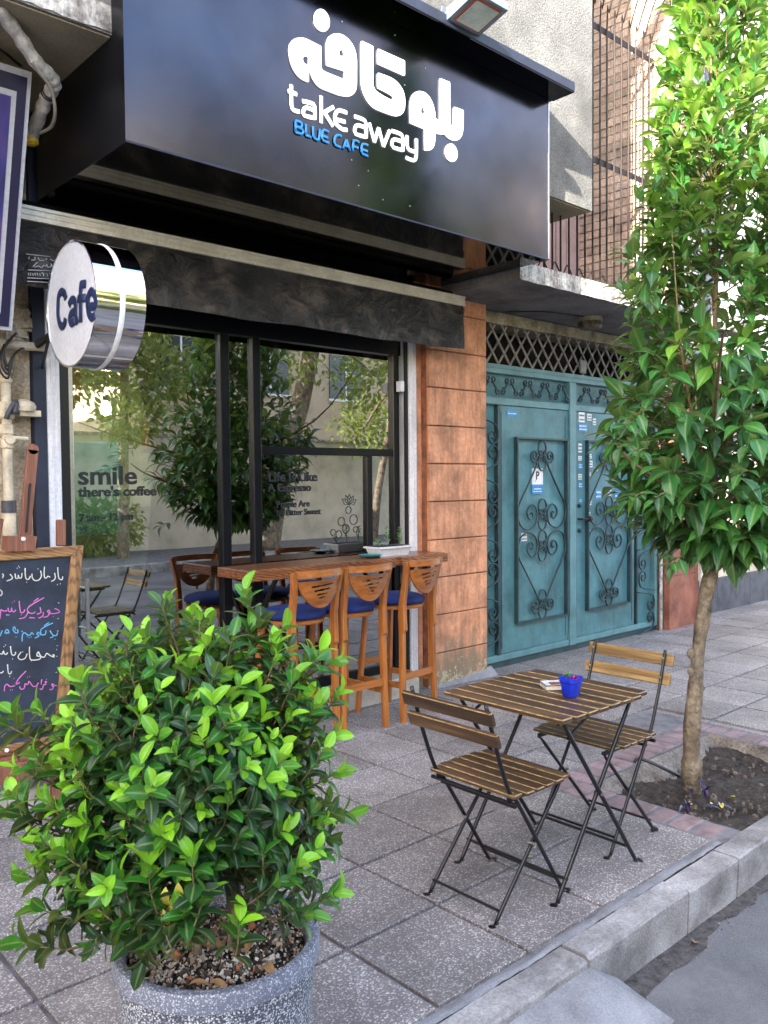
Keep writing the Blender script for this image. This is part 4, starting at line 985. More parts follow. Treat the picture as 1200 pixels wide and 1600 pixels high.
# lattice above the gate
lat = thing('transom_lattice', (6.4, G+.03, 2.5), 'grey diamond lattice grille above the teal gate under the cream beam', 'grille')
LZ0, LZ1 = 2.482, 2.80; px_ = .148; n = int((GX1+.1-GX0)/px_)
for k in range(-3, n+3):
    for s in (1, -1):
        x0 = GX0+k*px_; x1 = x0+s*(LZ1-LZ0)*.82; a = Vector((x0, G+.03+.006*s, LZ0)); b = Vector((x1, G+.03+.006*s, LZ1))
        lo, hi = GX0, 7.85
        def cl(p, q):
            if p.x < lo: return p.lerp(q, (lo-p.x)/(q.x-p.x))
            if p.x > hi: return p.lerp(q, (p.x-hi)/(p.x-q.x))
            return p
        if (a.x < lo and b.x < lo) or (a.x > hi and b.x > hi): continue
        a, b = cl(a, b), cl(b, a)
        if (b-a).length < .03: continue
        MB().beam(a, b, .011, .016, (1, 0, 0)).build('lattice_bar', 'lattice', lat)
a = aty(909, 575, G+.02); B('lock_plate', 'lattice', lat, a.x-.045, a.x+.045, G+.0, G+.015, a.z-.05, a.z+.07, c=.003)
gh = thing('gateway_wall', (6.4, 4.6, 0), 'dark gateway passage with dirty cream beam and whitewashed balcony slab above the gate', 'gateway')
B('beam', 'beam', gh, 5.05, 7.90, G+.0, G+.3, 2.805, 2.90, c=.006, jit=.002)
B('passage_back', 'dark_void', gh, 5.05, 7.9, G+.5, G+.55, -.1, 2.9); B('passage_ceiling', 'dark_void', gh, 5.05, 7.9, G+.301, G+.5, 2.82, 2.9)
B('slab', 'slab', gh, 4.54, 7.98, 3.60, 4.9, 2.905, 2.985)
mb = MB().sheet(lambda u, v: (4.54+3.44*u, 3.592-.004*random.random(), 2.893+.122*v+.002*math.sin(u*90)*(1-v)), 140, 5); mb.build('slab_edge', 'slab_edge', gh)
B('slab_top', 'slab_edge', gh, 4.54, 7.98, 3.594, 4.40, 2.986, 3.012)
a = atz(922, 497, 2.9)
cl_ = thing('ceiling_lamp', a, 'grimy round ceiling lamp under the balcony slab above the gate', 'lamp')
MB().lathe([(.10, .0), (.10, -.035)], (a.x, a.y, 2.904), 'Z', 20).build('base', 'beam', cl_, smooth='auto')
MB().lathe([(.0, -.10), (.085, -.095), (.10, -.07), (.095, -.036), (0, -.0355)], (a.x, a.y, 2.904), 'Z', 20).build('cover', 'dirty_lamp', cl_, smooth='auto')
MB().tube(smoothpts([(a.x-.1, a.y, 2.90), (a.x-.35, a.y+.02, 2.893), (a.x-.55, a.y+.10, 2.899), (a.x-.75, a.y+.3, 2.90)], 5), .005, 5).build('flex', 'cable', cl_)

# ---- balcony with cage
bal = thing('balcony_cage', (5.6, 3.65, 3.0), 'brown iron bar balcony cage bulging outward above the whitewashed slab', 'balcony cage')
CY = 3.65
barx = [aty(p, 380, CY).x for p in (850, 863, 876, 889, 902, 914, 926, 937.5, 948, 959.5, 970.5, 981.5, 992.5, 1003.5, 1014)]
rz_lo = aty(975, 268, CY).z; rz_hi = aty(975, 66, CY).z
for x in barx:
    pts = [(x, CY, 3.0), (x, CY, rz_hi+.02)]+[(x, CY-.36*(t**1.6), rz_hi+.02+.75*t) for t in (.15, .35, .6, .85, 1.0)]
    MB().tube(smoothpts(pts, 2), .0078, 6).build('bar', 'rust_bar', bal, smooth=True)
XB = aty(1026, 200, CY).x+.01
for z in (rz_lo, rz_hi): B('rail', 'rust_bar', bal, 4.7, XB, CY+.01, CY+.018, z-.022, z+.022)
B('rail', 'rust_bar', bal, 4.7, XB, CY-.37, CY-.36, rz_hi+.77, rz_hi+.81)
mb = MB()
for k, x in enumerate(np.arange(4.75, XB-.15, .15)):
    mb.tube(smoothpts([(x, CY+.0, 3.06), (x+.04, CY, 3.02), (x+.075, CY, 3.05), (x+.11, CY, 3.10), (x+.15, CY, 3.06)], 3), .006, 5)
mb.build('scroll_row', 'rust_bar', bal, smooth=True)
mb = MB(); mb.sheet(lambda u, v: (4.6+1.75*u, 3.80+.018*math.sin(u*175)+.25*v, 3.02+(.155-.02*u+.012*math.sin(u*175))*v), 260, 1)
o = mb.build('corrugated_sheet', 'corrugated', None); tag(o, 'black corrugated sheet lying behind the balcony bars', 'corrugated sheet')
bw = thing('balcony_recess', (5.8, 4.42, 3.0), 'dusty pink blind and white framed opening behind the balcony bars', 'window')
B('blind', 'pink_curtain', bw, 4.6, 6.55, 4.40, 4.42, 3.0, 3.9)
for k in range(12): B('blind_slat', 'pink_curtain', bw, 4.7+k*.15, 4.705+k*.15+.13, 4.392, 4.3995, 3.03, 3.9)
a = aty(926, 370, 4.36); B('white_jamb', 'white_paint', bw, a.x-.035, a.x, 4.33, 4.39, 3.0, 3.9, c=.004); B('dark_jamb', 'frame_black', bw, a.x-.09, a.x-.036, 4.345, 4.39, 3.0, 3.9)
# brick party wall of the balcony: every brick a piece of its own
pw = thing('brick_wall', (XB, 3.9, 3.0), 'pink cream brick party wall at the right end of the barred balcony', 'brick wall')
YB0, YB1 = atx(1046, 200, XB).y, 4.62
B('wall_core', 'mortar', pw, XB+.008, XB+.18, YB0+.012, YB1, 3.0, 8.0)
bme = {}; bcount = 0; BL, BH = .215, .070
row = 0; z = 3.014; restb = MB()
while z < 7.9:
    yy = YB0+.0 if row % 2 == 0 else YB0-.105
    while yy < YB1:
        y0 = max(yy, YB0+.0); y1 = min(yy+BL-.007, YB1)
        if y1-y0 > .03:
            key = round(y1-y0, 3)
            if bcount < 300 and z < 5.2:
                if key not in bme:
                    t = MB().cbox(-.022, .022, -key/2, key/2, -BH/2+.0034, BH/2-.0034, .0018, .0008); A = t.build('brick', 'brick', pw, origin=(0, 0, 0)); bme[key] = A.data; A.location = Vector((XB+random.uniform(-.003, .003), (y0+y1)/2, z+BH/2))-WLOC[pw]
                else: linkmesh('brick', bme[key], pw, (XB+random.uniform(-.004, .003), (y0+y1)/2, z+BH/2))
                bcount += 1
            else: restb.cbox(XB-.02, XB+.02, y0, y1, z+.0034, z+BH-.0034, .0018)
        yy += BL
    z += BH; row += 1
restb.build('upper_bricks', 'brick', pw, kind='stuff')
mb = MB().sheet(lambda u, v: (XB+.005-.02*math.sin(u*3.1)+.19*v, YB0-.004+.012*math.sin(u*50+v*3)+.006*math.sin(u*170), 3.0+5*u), 90, 3); mb.build('mortar_edge', 'slab_edge', pw)

# ================================================================== RIGHT NEIGHBOUR
nb = thing('neighbour_building', (10, 4.5, 0), 'white panelled building with cream ground floor and dark plinth behind the orange tree', 'building')
NY = 4.60
B('wall_core', 'siding_gap', nb, 6.7, 26, NY+.02, 12, 3.02, 8.95)
z = 3.03; k = 0
while z < 8.9:
    for xa, xb in ((6.66, 9.3), (9.31, 12.4), (12.41, 26)): B('wall_panel', 'siding', nb, xa, xb, NY, NY+.019, z+.010, z+.190)
    z += .2
B('ground_wall', 'cream_wall', nb, 8.46, 26, NY-.04, NY+.3, .0, 3.02)
for xa in np.arange(8.46, 26, .85): B('plinth_stone', 'dark_plinth', nb, xa, xa+.845, NY-.075, NY-.041, -.05, .40, c=.003)
rp_ = thing('right_pillar', (8.1, F, 0), 'red brown plastered pillar to the right of the teal gate', 'pillar')
for a, b in ((-.05, .55), (.554, 1.1), (1.104, 1.7), (1.704, 2.3), (2.304, 2.9)): B('plaster_block', 'red_plaster', rp_, 7.86, 8.455, F, F+.4, a, b, c=.003)
B('dark_return', 'dark_reveal', rp_, 7.765, 7.858, F+.06, F+.5, -.05, 2.9)
B('moss_strip', 'slab_edge', rp_, 7.762, 7.80, F+.045, F+.059, -.05, .9) 
dp = thing('drain_pipe', (8.5, 4.28, 0), 'slim wall pipe white above and dark below behind the tree trunk', 'pipe')
a = aty(1098, 930, 4.28)
MB().tube([(a.x, 4.28, a.z), (a.x, 4.28, 2.9)], .035, 12).build('white_length', 'white_paint', dp, smooth='auto'); MB().tube([(a.x, 4.28, 0), (a.x, 4.28, a.z)], .036, 12).build('dark_length', 'navy', dp, smooth='auto')
po = thing('downpipe', (8.5, 4.5, 3.1), 'grey blue downpipe on the white panelled wall behind the orange tree crown', 'pipe')
a = aty(1109, 300, 4.50)
MB().tube([(a.x, 4.50, 3.1), (a.x, 4.50, 8.9)], .06, 14).build('shaft', 'grey_pole', po, smooth='auto')
for z in (3.6, 5.4, 7.2): MB().lathe([(.06, 0), (.072, .005), (.072, .045), (.06, .05)], (a.x, 4.50, z), 'Z', 14).build('pipe_clip', 'grey_pole', po)

# ================================================================== BAR COUNTER
bc = thing('bar_counter', (3.5, 4.2, 1.0), 'burnt grain pine bar counter running below the shop window', 'counter')
CZ1, CZ0 = 1.032, .974; CX0, CX1, CY0 = 2.70, 4.37, 4.13
B('tabletop', 'counter_wood', bc, CX0, CX1, CY0, W-.036, CZ0, CZ1, c=.004)
B('front_board', 'counter_wood', bc, CX0+.002, 3.86, CY0-.022, CY0-.001, CZ0-.008, CZ1-.001, c=.004); B('front_board', 'counter_wood', bc, 3.92, CX1, CY0-.022, CY0-.001, CZ0-.004, CZ1-.002, c=.004)
for x in (2.95, 4.12): MB().beam((x, W-.04, .62), (x, CY0+.06, CZ0-.002), .03, .012, (1, 0, 0)).box(x-.015, x+.015, W-.05, W-.038, .6, CZ0-.002).build('bracket', 'black_metal', bc)
a = aty(610, 868, 4.3)
tp = thing('plant_trough', (a.x, 4.3, CZ1), 'white plastic trough of small succulents at the right end of the bar counter', 'planter')
TX0 = aty(583, 860, 4.27).x; TX1 = aty(634, 860, 4.27).x
mb = MB().prism([(TX0+.02, 4.22, CZ1+.001), (TX1-.02, 4.22, CZ1+.001), (TX1-.02, 4.33, CZ1+.001), (TX0+.02, 4.33, CZ1+.001)], (0, 0, .004))
V = [(TX0+.02, 4.225), (TX1-.02, 4.225), (TX1-.02, 4.335), (TX0+.02, 4.335)]; U = [(TX0, 4.205), (TX1, 4.205), (TX1, 4.355), (TX0, 4.355)]
mb.add([(x, y, CZ1+.006) for x, y in V]+[(x, y, CZ1+.062) for x, y in U], [(0, 1, 5, 4), (1, 2, 6, 5), (2, 3, 7, 6), (3, 0, 4, 7)])
mb.box(TX0-.008, TX1+.008, 4.196, 4.364, CZ1+.055, CZ1+.066).build('trough_body', 'trough', tp)
B('soil', 'soil', tp, TX0+.01, TX1-.01, 4.215, 4.345, CZ1+.05, CZ1+.0675)
sp1 = []; 
def succ(x, y, z, h, n, parent, lean=0):
    mb = MB(); mb.tube([(x, y, z), (x+lean, y, z+h)], .003, 5); mb.build('stem', 'twig_green', parent)
    mb = MB()
    for k in range(n):
        t = .2+.8*k/n; an = k*2.4; L = .035*(1.1-.4*t); c = Vector((x+lean*t, y, z+h*t)); d = Vector((math.cos(an), math.sin(an), .7)).normalized()
        q = d.cross(Vector((0, 0, 1))).normalized()*L*.32; mb.add([c, c+d*L*.5+q, c+d*L, c+d*L*.5-q, c+d*L*.5+Vector((0, 0, .006))], [(0, 1, 4), (1, 2, 4), (2, 3, 4), (3, 0, 4)])
    mb.build('foliage', 'succ_green', parent)
MT['succ_green'] = plain('succulent green', (.10, .26, .06), .5, var=.2, scale=40)
MT['succ_grey'] = plain('grey green sprig', (.10, .15, .08), .6)
s1 = thing('succulent', (TX1-.05, 4.28, CZ1+.07), 'upright green succulent at the right of the white trough', 'plant'); succ(TX1-.055, 4.28, CZ1+.065, .12, 12, s1, .01)
s2 = thing('succulent', (TX0+.14, 4.28, CZ1+.07), 'dark stemmed seedling in the middle of the white trough', 'plant'); succ(TX0+.145, 4.28, CZ1+.065, .14, 8, s2, -.01)
s3 = thing('succulent', (TX0+.06, 4.28, CZ1+.07), 'low trailing sprig at the left of the white trough', 'plant'); succ(TX0+.06, 4.27, CZ1+.065, .05, 8, s3, -.03)
a = aty(579, 870, 4.25); td = thing('teal_dish', (a.x, 4.25, CZ1), 'small teal dish on the bar counter left of the white trough', 'dish')
MB().lathe([(.035, 0), (.075, .02), (.08, .021), (.07, .012), (.03, .004)], (a.x-.02, 4.23, CZ1+.001), 'Z', 20).build('dish_body', 'teal_dish', td, smooth='auto')

# ================================================================== BAR STOOLS
def make_stool(label):
    t = thing('bar_stool', (0, 0, 0), label, 'bar stool', 'bar stools along the counter')
    # local: x right, y towards the counter, back posts at y=0
    hw = .158
    for s in (-1, 1):
        mb = MB(); w = .034
        prof = [(-.010, 0, .036), (.0, .30, .036), (.004, .585, .036), (-.002, .60, .052), (.002, .68, .05), (.0, .77, .042), (-.022, .90, .036), (-.052, 1.035, .030)]
        vs_ = []; 
        for yy, zz, dp_ in prof:
            xo = s*(hw+.018*(zz > .9)*(zz-.9)/.135+.012*(1-zz/.6) * (zz < .6))
            vs_ += [(xo-w/2, yy-dp_/2, zz), (xo+w/2, yy-dp_/2, zz), (xo+w/2, yy+dp_/2, zz), (xo-w/2, yy+dp_/2, zz)]
        fs = [(i*4+k, i*4+(k+1) % 4, i*4+4+(k+1) % 4, i*4+4+k) for i in range(len(prof)-1) for k in range(4)]+[(0, 1, 2, 3), tuple(len(prof)*4-4+k for k in range(4))]
        o = mb.add(vs_, fs).build('back_post', 'stool_wood_z', t); m_ = o.modifiers.new('bevel', 'BEVEL'); m_.width = .004; m_.segments = 2
        mb = MB().beam((s*(hw+.005), .385, 0), (s*(hw-.03), .33, .735), .032, .032, (0, 1, 0), c=.004)
        mb.build('front_leg', 'stool_wood_z', t)
    def rail(name, z, y0, y1, x0, x1, h=.035, th=.02, curve=0):
        mb = MB(); N = 8; vs_ = []
        for i in range(N+1):
            q = i/N; x = x0+(x1-x0)*q; yy = y0+(y1-y0)*q+curve*math.sin(math.pi*q)
            vs_ += [(x, yy-th/2, z), (x, yy+th/2, z), (x, yy+th/2, z+h), (x, yy-th/2, z+h)]
        fs = [(i*4+k, i*4+(k+1) % 4, i*4+4+(k+1) % 4, i*4+4+k) for i in range(N) for k in range(4)]+[(0, 1, 2, 3), tuple(N*4+k for k in range(4))]
        mb.add(vs_, fs).build(name, 'stool_wood_x', t)
    rail('stretcher', .275, .0, .0, -hw, hw, .04, .02)
    rail('foot_rest', .325, .38, .38, -hw, hw, .035, .022, -.03)
    for s in (-1, 1): MB().beam((s*(hw), .012, .24), (s*hw, .365, .24), .02, .036, c=.002).build('stretcher', 'stool_wood_x', t)
    # seat ring and cushion
    MB().lathe([(.17, .718), (.185, .722), (.188, .74), (.17, .747)], (0, .185, 0), 'Z', 32).build('seat_frame', 'stool_wood_x', t, smooth='auto')
    MB().lathe([(.178, .748), (.192, .757), (.196, .770), (.186, .788), (.15, .801), (.08, .807), (0, .808)], (0, .185, 0), 'Z', 40, closed=False).build('seat', 'blue_fabric', t, smooth=True)
    # curved top rail and slotted shield
    def arc(x): return -.075-.035*(1-(x/hw)**2)*1.0
    def band_(zt, zb, name, cut=None, nx=40, nz=26):
        bm = bmesh.new(); grid = {}
        for i in range(nx+1):
            for j in range(nz+1):
                x = -hw+2*hw*i/nx; 
                top = zt(x); bot = zb(x); z = bot+(top-bot)*j/nz
                ybase = -.030-.04*(z-.85)/.19 if z > .85 else -.03
                grid[i, j] = (x, ybase-.040*(1-(x/hw)**2), z)
        vs1 = {k: bm.verts.new((p[0], p[1]-.006, p[2])) for k, p in grid.items()}; vs2 = {k: bm.verts.new((p[0], p[1]+.006, p[2])) for k, p in grid.items()}
        keep = set()
        for i in range(nx):
            for j in range(nz):
                xm = (grid[i, j][0]+grid[i+1, j+1][0])/2; zm = (grid[i, j][2]+grid[i+1, j+1][2])/2
                if cut and cut(xm, zm): continue
                if abs(grid[i, 0][2]-grid[i, nz][2]) < .001 and abs(grid[i+1, 0][2]-grid[i+1, nz][2]) < .001: continue
                keep.add((i, j))
        for i, j in keep:
            bm.faces.new([vs1[i, j], vs1[i+1, j], vs1[i+1, j+1], vs1[i, j+1]]); bm.faces.new([vs2[i, j], vs2[i, j+1], vs2[i+1, j+1], vs2[i+1, j]])
            for (di, dj, e) in ((-1, 0, ((i, j), (i, j+1))), (1, 0, ((i+1, j), (i+1, j+1))), (0, -1, ((i, j), (i+1, j))), (0, 1, ((i, j+1), (i+1, j+1)))):
                if (i+di, j+dj) not in keep: bm.faces.new([vs1[e[0]], vs1[e[1]], vs2[e[1]], vs2[e[0]]])
        bmesh.ops.delete(bm, geom=[v for v in bm.verts if not v.link_faces], context='VERTS')
        bmesh.ops.recalc_face_normals(bm, faces=bm.faces)
        me = bpy.data.meshes.new(name); bm.to_mesh(me); bm.free(); me.materials.append(MT['stool_wood_x'])
        me.shade_smooth(); me.set_sharp_from_angle(angle=rad(40))
        linkmesh(name, me, t)
    band_(lambda x: 1.042, lambda x: 1.008, 'top_rail', None, 24, 3)
    # thicker cap
    mb = MB(); N = 24; vs_ = []
    for i in range(N+1):
        x = -hw-.012+2*(hw+.012)*i/N; y = -.030-.04*1.0-.040*(1-(x/hw)**2)
        vs_ += [(x, y-.014, 1.006), (x, y+.012, 1.006), (x, y+.012, 1.044), (x, y-.014, 1.044)]
    mb.add(vs_, [(i*4+k, i*4+(k+1) % 4, i*4+4+(k+1) % 4, i*4+4+k) for i in range(N) for k in range(4)]+[(0, 1, 2, 3), tuple(N*4+k for k in range(4))]).build('top_cap', 'stool_wood_x', t)
    def zb(x):
        q = min(1, abs(x)/hw); return .985-.16*(1-q**2.1)**.75
    def slot(x, z):
        for zc, w in ((.955, .085), (.930, .062), (.905, .040), (.884, .022)):
            if abs(x) < w*.9 and abs(z-zc-.006*(x/.08)) < .0058: return True
        return False
    band_(lambda x: .985, zb, 'back_shield', slot, 60, 36)
    return t
stool = make_stool('bar stool nearest the glass door with its legs half hidden by the shrub')
stool.location = (2.968, 3.862, 0); stool.rotation_euler.z = rad(2)
s2_ = copy_tree(stool); s2_.location = (3.352, 3.862, 0); s2_.rotation_euler.z = rad(-1); s2_['label'] = 'middle one of the three wooden bar stools with blue cushions'
s3_ = copy_tree(stool); s3_.location = (3.83, 3.872, 0); s3_.rotation_euler.z = rad(8); s3_['label'] = 'bar stool beside the terracotta pillar, rightmost of the three'

# ================================================================== FOLDING CHAIRS AND TABLE
def make_chair(label, slatm):
    t = thing('folding_chair', (0, 0, 0), label, 'folding chair', 'slatted folding chairs at the bistro table')
    hw = .178; bt = .0085
    for s in (-1, 1):
        y = s*hw; y2 = s*(hw-.02)
        pts = [(-.255, y, .795), (-.225, y, .70), (-.19, y, .60), (-.135, y, .47), (-.09, y, .42), (.165, y, .035), (.178, y, .012), (.20, y, .004)]
        MB().tube(smoothpts(pts, 3), bt, 8, squash=(1.0, .8, 1)).build('back_leg', 'black_metal', t, smooth=True)
        pts = [(.20, y2, .432), (.17, y2, .40), (-.165, y2, .04), (-.178, y2, .012), (-.20, y2, .004)]
        MB().tube(smoothpts(pts, 3), bt, 8, squash=(1.0, .8, 1)).build('front_leg', 'black_metal', t, smooth=True)
        for (fx, fy) in ((.205, y), (-.205, y2)): MB().lathe([(.011, .0), (.016, .003), (.014, .012), (.0, .015)], (fx, fy, 0), 'Z', 10).build('foot', 'black_metal', t, smooth='auto')
        MB().beam((-.135, s*(hw-.008), .437), (.205, s*(hw-.012), .437), .006, .018).build('seat_bar', 'black_metal', t)
        a = Vector((.005, s*(hw-.01), .245)); MB().lathe([(.006, -.016), (.006, .016)], a, 'Y', 8).build('rivet', 'silver', t)
    MB().tube([(-.20+.03, -hw+.02, .055), (-.20+.03, hw-.02, .055)], .0055, 6).build('cross_bar', 'black_metal', t)
    MB().tube([(.14, -hw, .075), (.14, hw, .075)], .0055, 6).build('cross_bar', 'black_metal', t)
    MB().tube([(-.125, -hw-.025, .425), (-.125, hw+.025, .425)], .0075, 8).tube([(-.10, -hw, .405), (-.10, hw, .405)], .006, 6).build('hinge_bar', 'black_metal', t, smooth='auto')
    n = 6
    for k in range(n):
        x = -.115+k*.0565; ln = .215-(.012 if k in (0, 5) else 0)
        o = worn(B('seat_slat', slatm, t, x-.0238, x+.0238, -ln, ln, .447, .461, c=.0032, jit=.0006)); o.rotation_euler.y = random.uniform(-.01, .01)
    for zc, xc in ((.752, -.243), (.672, -.214)):
        o = worn(MB().cbox(-.009, .009, -.215, .215, -.026, .026, .003, .0005).build('back_slat', slatm, t, origin=(0, 0, 0))); o.location = (xc-.017, 0, zc); o.rotation_euler.y = rad(-18)
        for s in (-1, 1):
            MB().lathe([(.0055, -.004), (.004, 0)], (xc+.012, s*hw, zc+.01), 'X', 8).lathe([(.0055, -.004), (.004, 0)], (xc+.010, s*hw, zc-.012), 'X', 8).build('screw', 'silver', t)
    return t
ch = make_chair('near folding chair with dark brown slats facing the bistro table from the left', 'slat_y'); ch.location = (2.39, 2.015, 0); ch.rotation_euler.z = rad(0)
ch2 = make_chair('far folding chair with golden backrest slats in front of the orange tree', 'slat_y'); ch2.location = (3.135, 2.06, 0); ch2.rotation_euler.z = rad(180)
for o in ch2.children:
    if o.name.startswith('back_slat'): o.data.materials[0] = MT['slat_gold']
for o in ch.children:
    if o.name.startswith('seat_slat') or o.name.startswith('back_slat'): o.data.materials[0] = MT['slat_y']
tb = thing('bistro_table', (0, 0, 0), 'square folding bistro table with dark wooden slats and black crossed legs', 'table')
TZ = .70; TH = .295
for k in range(8):
    x = -.262+k*.075; ln = TH-(.02 if k == 7 else 0)-(.008 if k == 0 else 0)
    worn(B('slat', 'slat_y', tb, x-.0322, x+.0322, -ln, ln, TZ-.017, TZ, c=.0035, jit=.0006))
for s in (-1, 1):
    B('under_bar', 'black_metal', tb, -.25, .26, s*.235-.004, s*.235+.004, TZ-.038, TZ-.019)
    y = s*.25; y2 = s*.235
    MB().tube(smoothpts([(-.235, y, TZ-.025), (-.20, y, TZ-.08), (.235, y, .04), (.248, y, .012), (.27, y, .004)], 3), .0095, 8, squash=(1, .8, 1)).build('leg', 'black_metal', tb, smooth=True)
    MB().tube(smoothpts([(.235, y2, TZ-.025), (.20, y2, TZ-.08), (-.235, y2, .04), (-.248, y2, .012), (-.27, y2, .004)], 3), .0095, 8, squash=(1, .8, 1)).build('leg', 'black_metal', tb, smooth=True)
    for fx, fy in ((.275, y), (-.275, y2)): MB().lathe([(.012, 0), (.018, .003), (.015, .013), (0, .016)], (fx, fy, 0), 'Z', 10).build('foot', 'black_metal', tb, smooth='auto')
    MB().lathe([(.007, -.018), (.007, .018)], (0, s*.243, .352), 'Y', 8).build('rivet', 'silver', tb)
    MB().tube([(s*.205, -.245, .085), (s*.205, .245, .085)], .006, 6).build('cross_bar', 'black_metal', tb)
    MB().tube([(s*.12, -.23, TZ-.032), (s*.12, .23, TZ-.032)], .006, 6).build('brace', 'black_metal', tb)
MB().tube([(-.19, -.235, TZ-.10), (-.04, -.235, TZ-.03)], .006, 6).tube([(-.19, .235, TZ-.10), (-.04, .235, TZ-.03)], .006, 6).build('strut', 'black_metal', tb)
tb.location = (2.735, 2.035, 0)
# flower pot and book on the table
a = atz(907, 1092, TZ); fpx, fpy = a.x+.0, a.y+.045
fp = thing('flower_pot', (fpx, fpy, TZ), 'square cobalt blue pot of crimson flowers on the bistro table', 'flower pot')
mb = MB(); V = []
for z_, w_ in ((.001, .026), (.006, .030), (.058, .039), (.062, .0435), (.078, .0445), (.079, .040), (.066, .037), (.064, 0.0)):
    r_ = w_*.92
    for k in range(16):
        an = 2*math.pi*k/16+.2; q = max(abs(math.cos(an)), abs(math.sin(an))); q = q**.82; V.append((fpx+r_*math.cos(an)/q, fpy+r_*math.sin(an)/q, TZ+z_))
mb.add(V, [(i*16+k, i*16+(k+1) % 16, i*16+16+(k+1) % 16, i*16+16+k) for i in range(7) for k in range(16)]+[tuple(range(16))]); mb.build('pot_body', 'blue_pot', fp, smooth='auto')
for (ox, oy, m_, n_, h_) in ((-.015, -.01, 'flower_red', 14, .081), (.02, -.008, 'flower_red', 14, .083), (-.005, .012, 'succ_green', 34, .098)):
    mb = MB()
    for k in range(n_):
        an = random.uniform(0, 6.28); c = Vector((fpx+ox*.8+random.uniform(-.011, .011), fpy+oy+random.uniform(-.01, .01), TZ+h_-.018+random.uniform(-.008, .01))); d = Vector((math.cos(an), math.sin(an), random.uniform(.2, 1))).normalized()*.018
        q = d.cross(Vector((0, 0, 1))).normalized()*.005; mb.add([c, c+d*.5+q, c+d, c+d*.5-q], [(0, 1, 2, 3)])
    mb.build('blossom' if m_ == 'flower_red' else 'foliage', m_, fp)
a = atz(870, 1075, TZ)
bo = thing('book', (0, 0, 0), 'small pocket book with speckled and brown cover lying beside the blue flower pot', 'book')
B('pages', 'paper', bo, -.058, .058, -.042, .042, .002, .018); B('cover', 'cover_blue', bo, -.061, .061, -.045, .045, .0182, .0212, c=.001); B('back_cover', 'cover_blue', bo, -.061, .061, -.045, .045, 0, .0018)
B('cover_print', 'cover_print', bo, -.057, .057, -.041, .041, .0213, .0217); B('cover_picture', 'cover_brown', bo, -.035, .052, -.036, .008, .0218, .0221)
bo.location = (a.x, a.y, TZ+.001); bo.rotation_euler.z = -YAW+.12

# ================================================================== CHALKBOARD ON ITS EASEL
EY = 4.0
ea = thing('easel', (1.3, EY, .1), 'reddish wooden display easel standing on the door step', 'easel')
TR = aty(131, 852, EY); BR = aty(101, 1162, EY); hv = TR-BR; hx = Vector((-.72, 0, 0))
def ep(u, v, d=0): return BR+hx*u+hv*v+Vector((0, d, 0))     # u 0 right .. 1 left, v 0 bottom .. 1 top
def efr(u0, u1, v0, v1, d, t, name, m, parent, skew=0):
    return MB().prism([ep(u0, v0+skew, d), ep(u1, v0, d), ep(u1, v1, d), ep(u0, v1-skew, d)], (0, t, 0)).build(name, m, parent)
cb = thing('chalkboard', (1.4, EY, .8), 'black chalkboard in a rustic pine frame covered with coloured Persian handwriting', 'chalkboard')
fw = .078; fv = .052
def bevel(o, w=.004): m_ = o.modifiers.new('bevel', 'BEVEL'); m_.width = w; m_.segments = 2
bevel(MB().prism([ep(0, 0), ep(0, 1), ep(fw, 1-fv), ep(fw, fv)], (0, .022, 0)).build('frame_stile', 'frame_wood_z', cb))
bevel(MB().prism([ep(1, 0), ep(1, 1), ep(1-fw, 1-fv), ep(1-fw, fv)], (0, .022, 0)).build('frame_stile', 'frame_wood_z', cb))
bevel(MB().prism([ep(.001, 1), ep(.999, 1), ep(1-fw-.001, 1-fv), ep(fw+.001, 1-fv)], (0, .022, 0)).build('frame_rail', 'frame_wood_x', cb))
bevel(MB().prism([ep(.001, 0), ep(.999, 0), ep(1-fw-.001, fv), ep(fw+.001, fv)], (0, .022, 0)).build('frame_rail', 'frame_wood_x', cb))
efr(fw-.01, 1-fw+.01, fv-.01, 1-fv+.01, .012, .006, 'board', 'chalkboard', cb)
def cq(X, Y): return aty(X/5.515, 840+Y/5.515, EY+.0105)
W1, PK, BL_ = 'chalk_white', 'chalk_pink', 'chalk_blue'
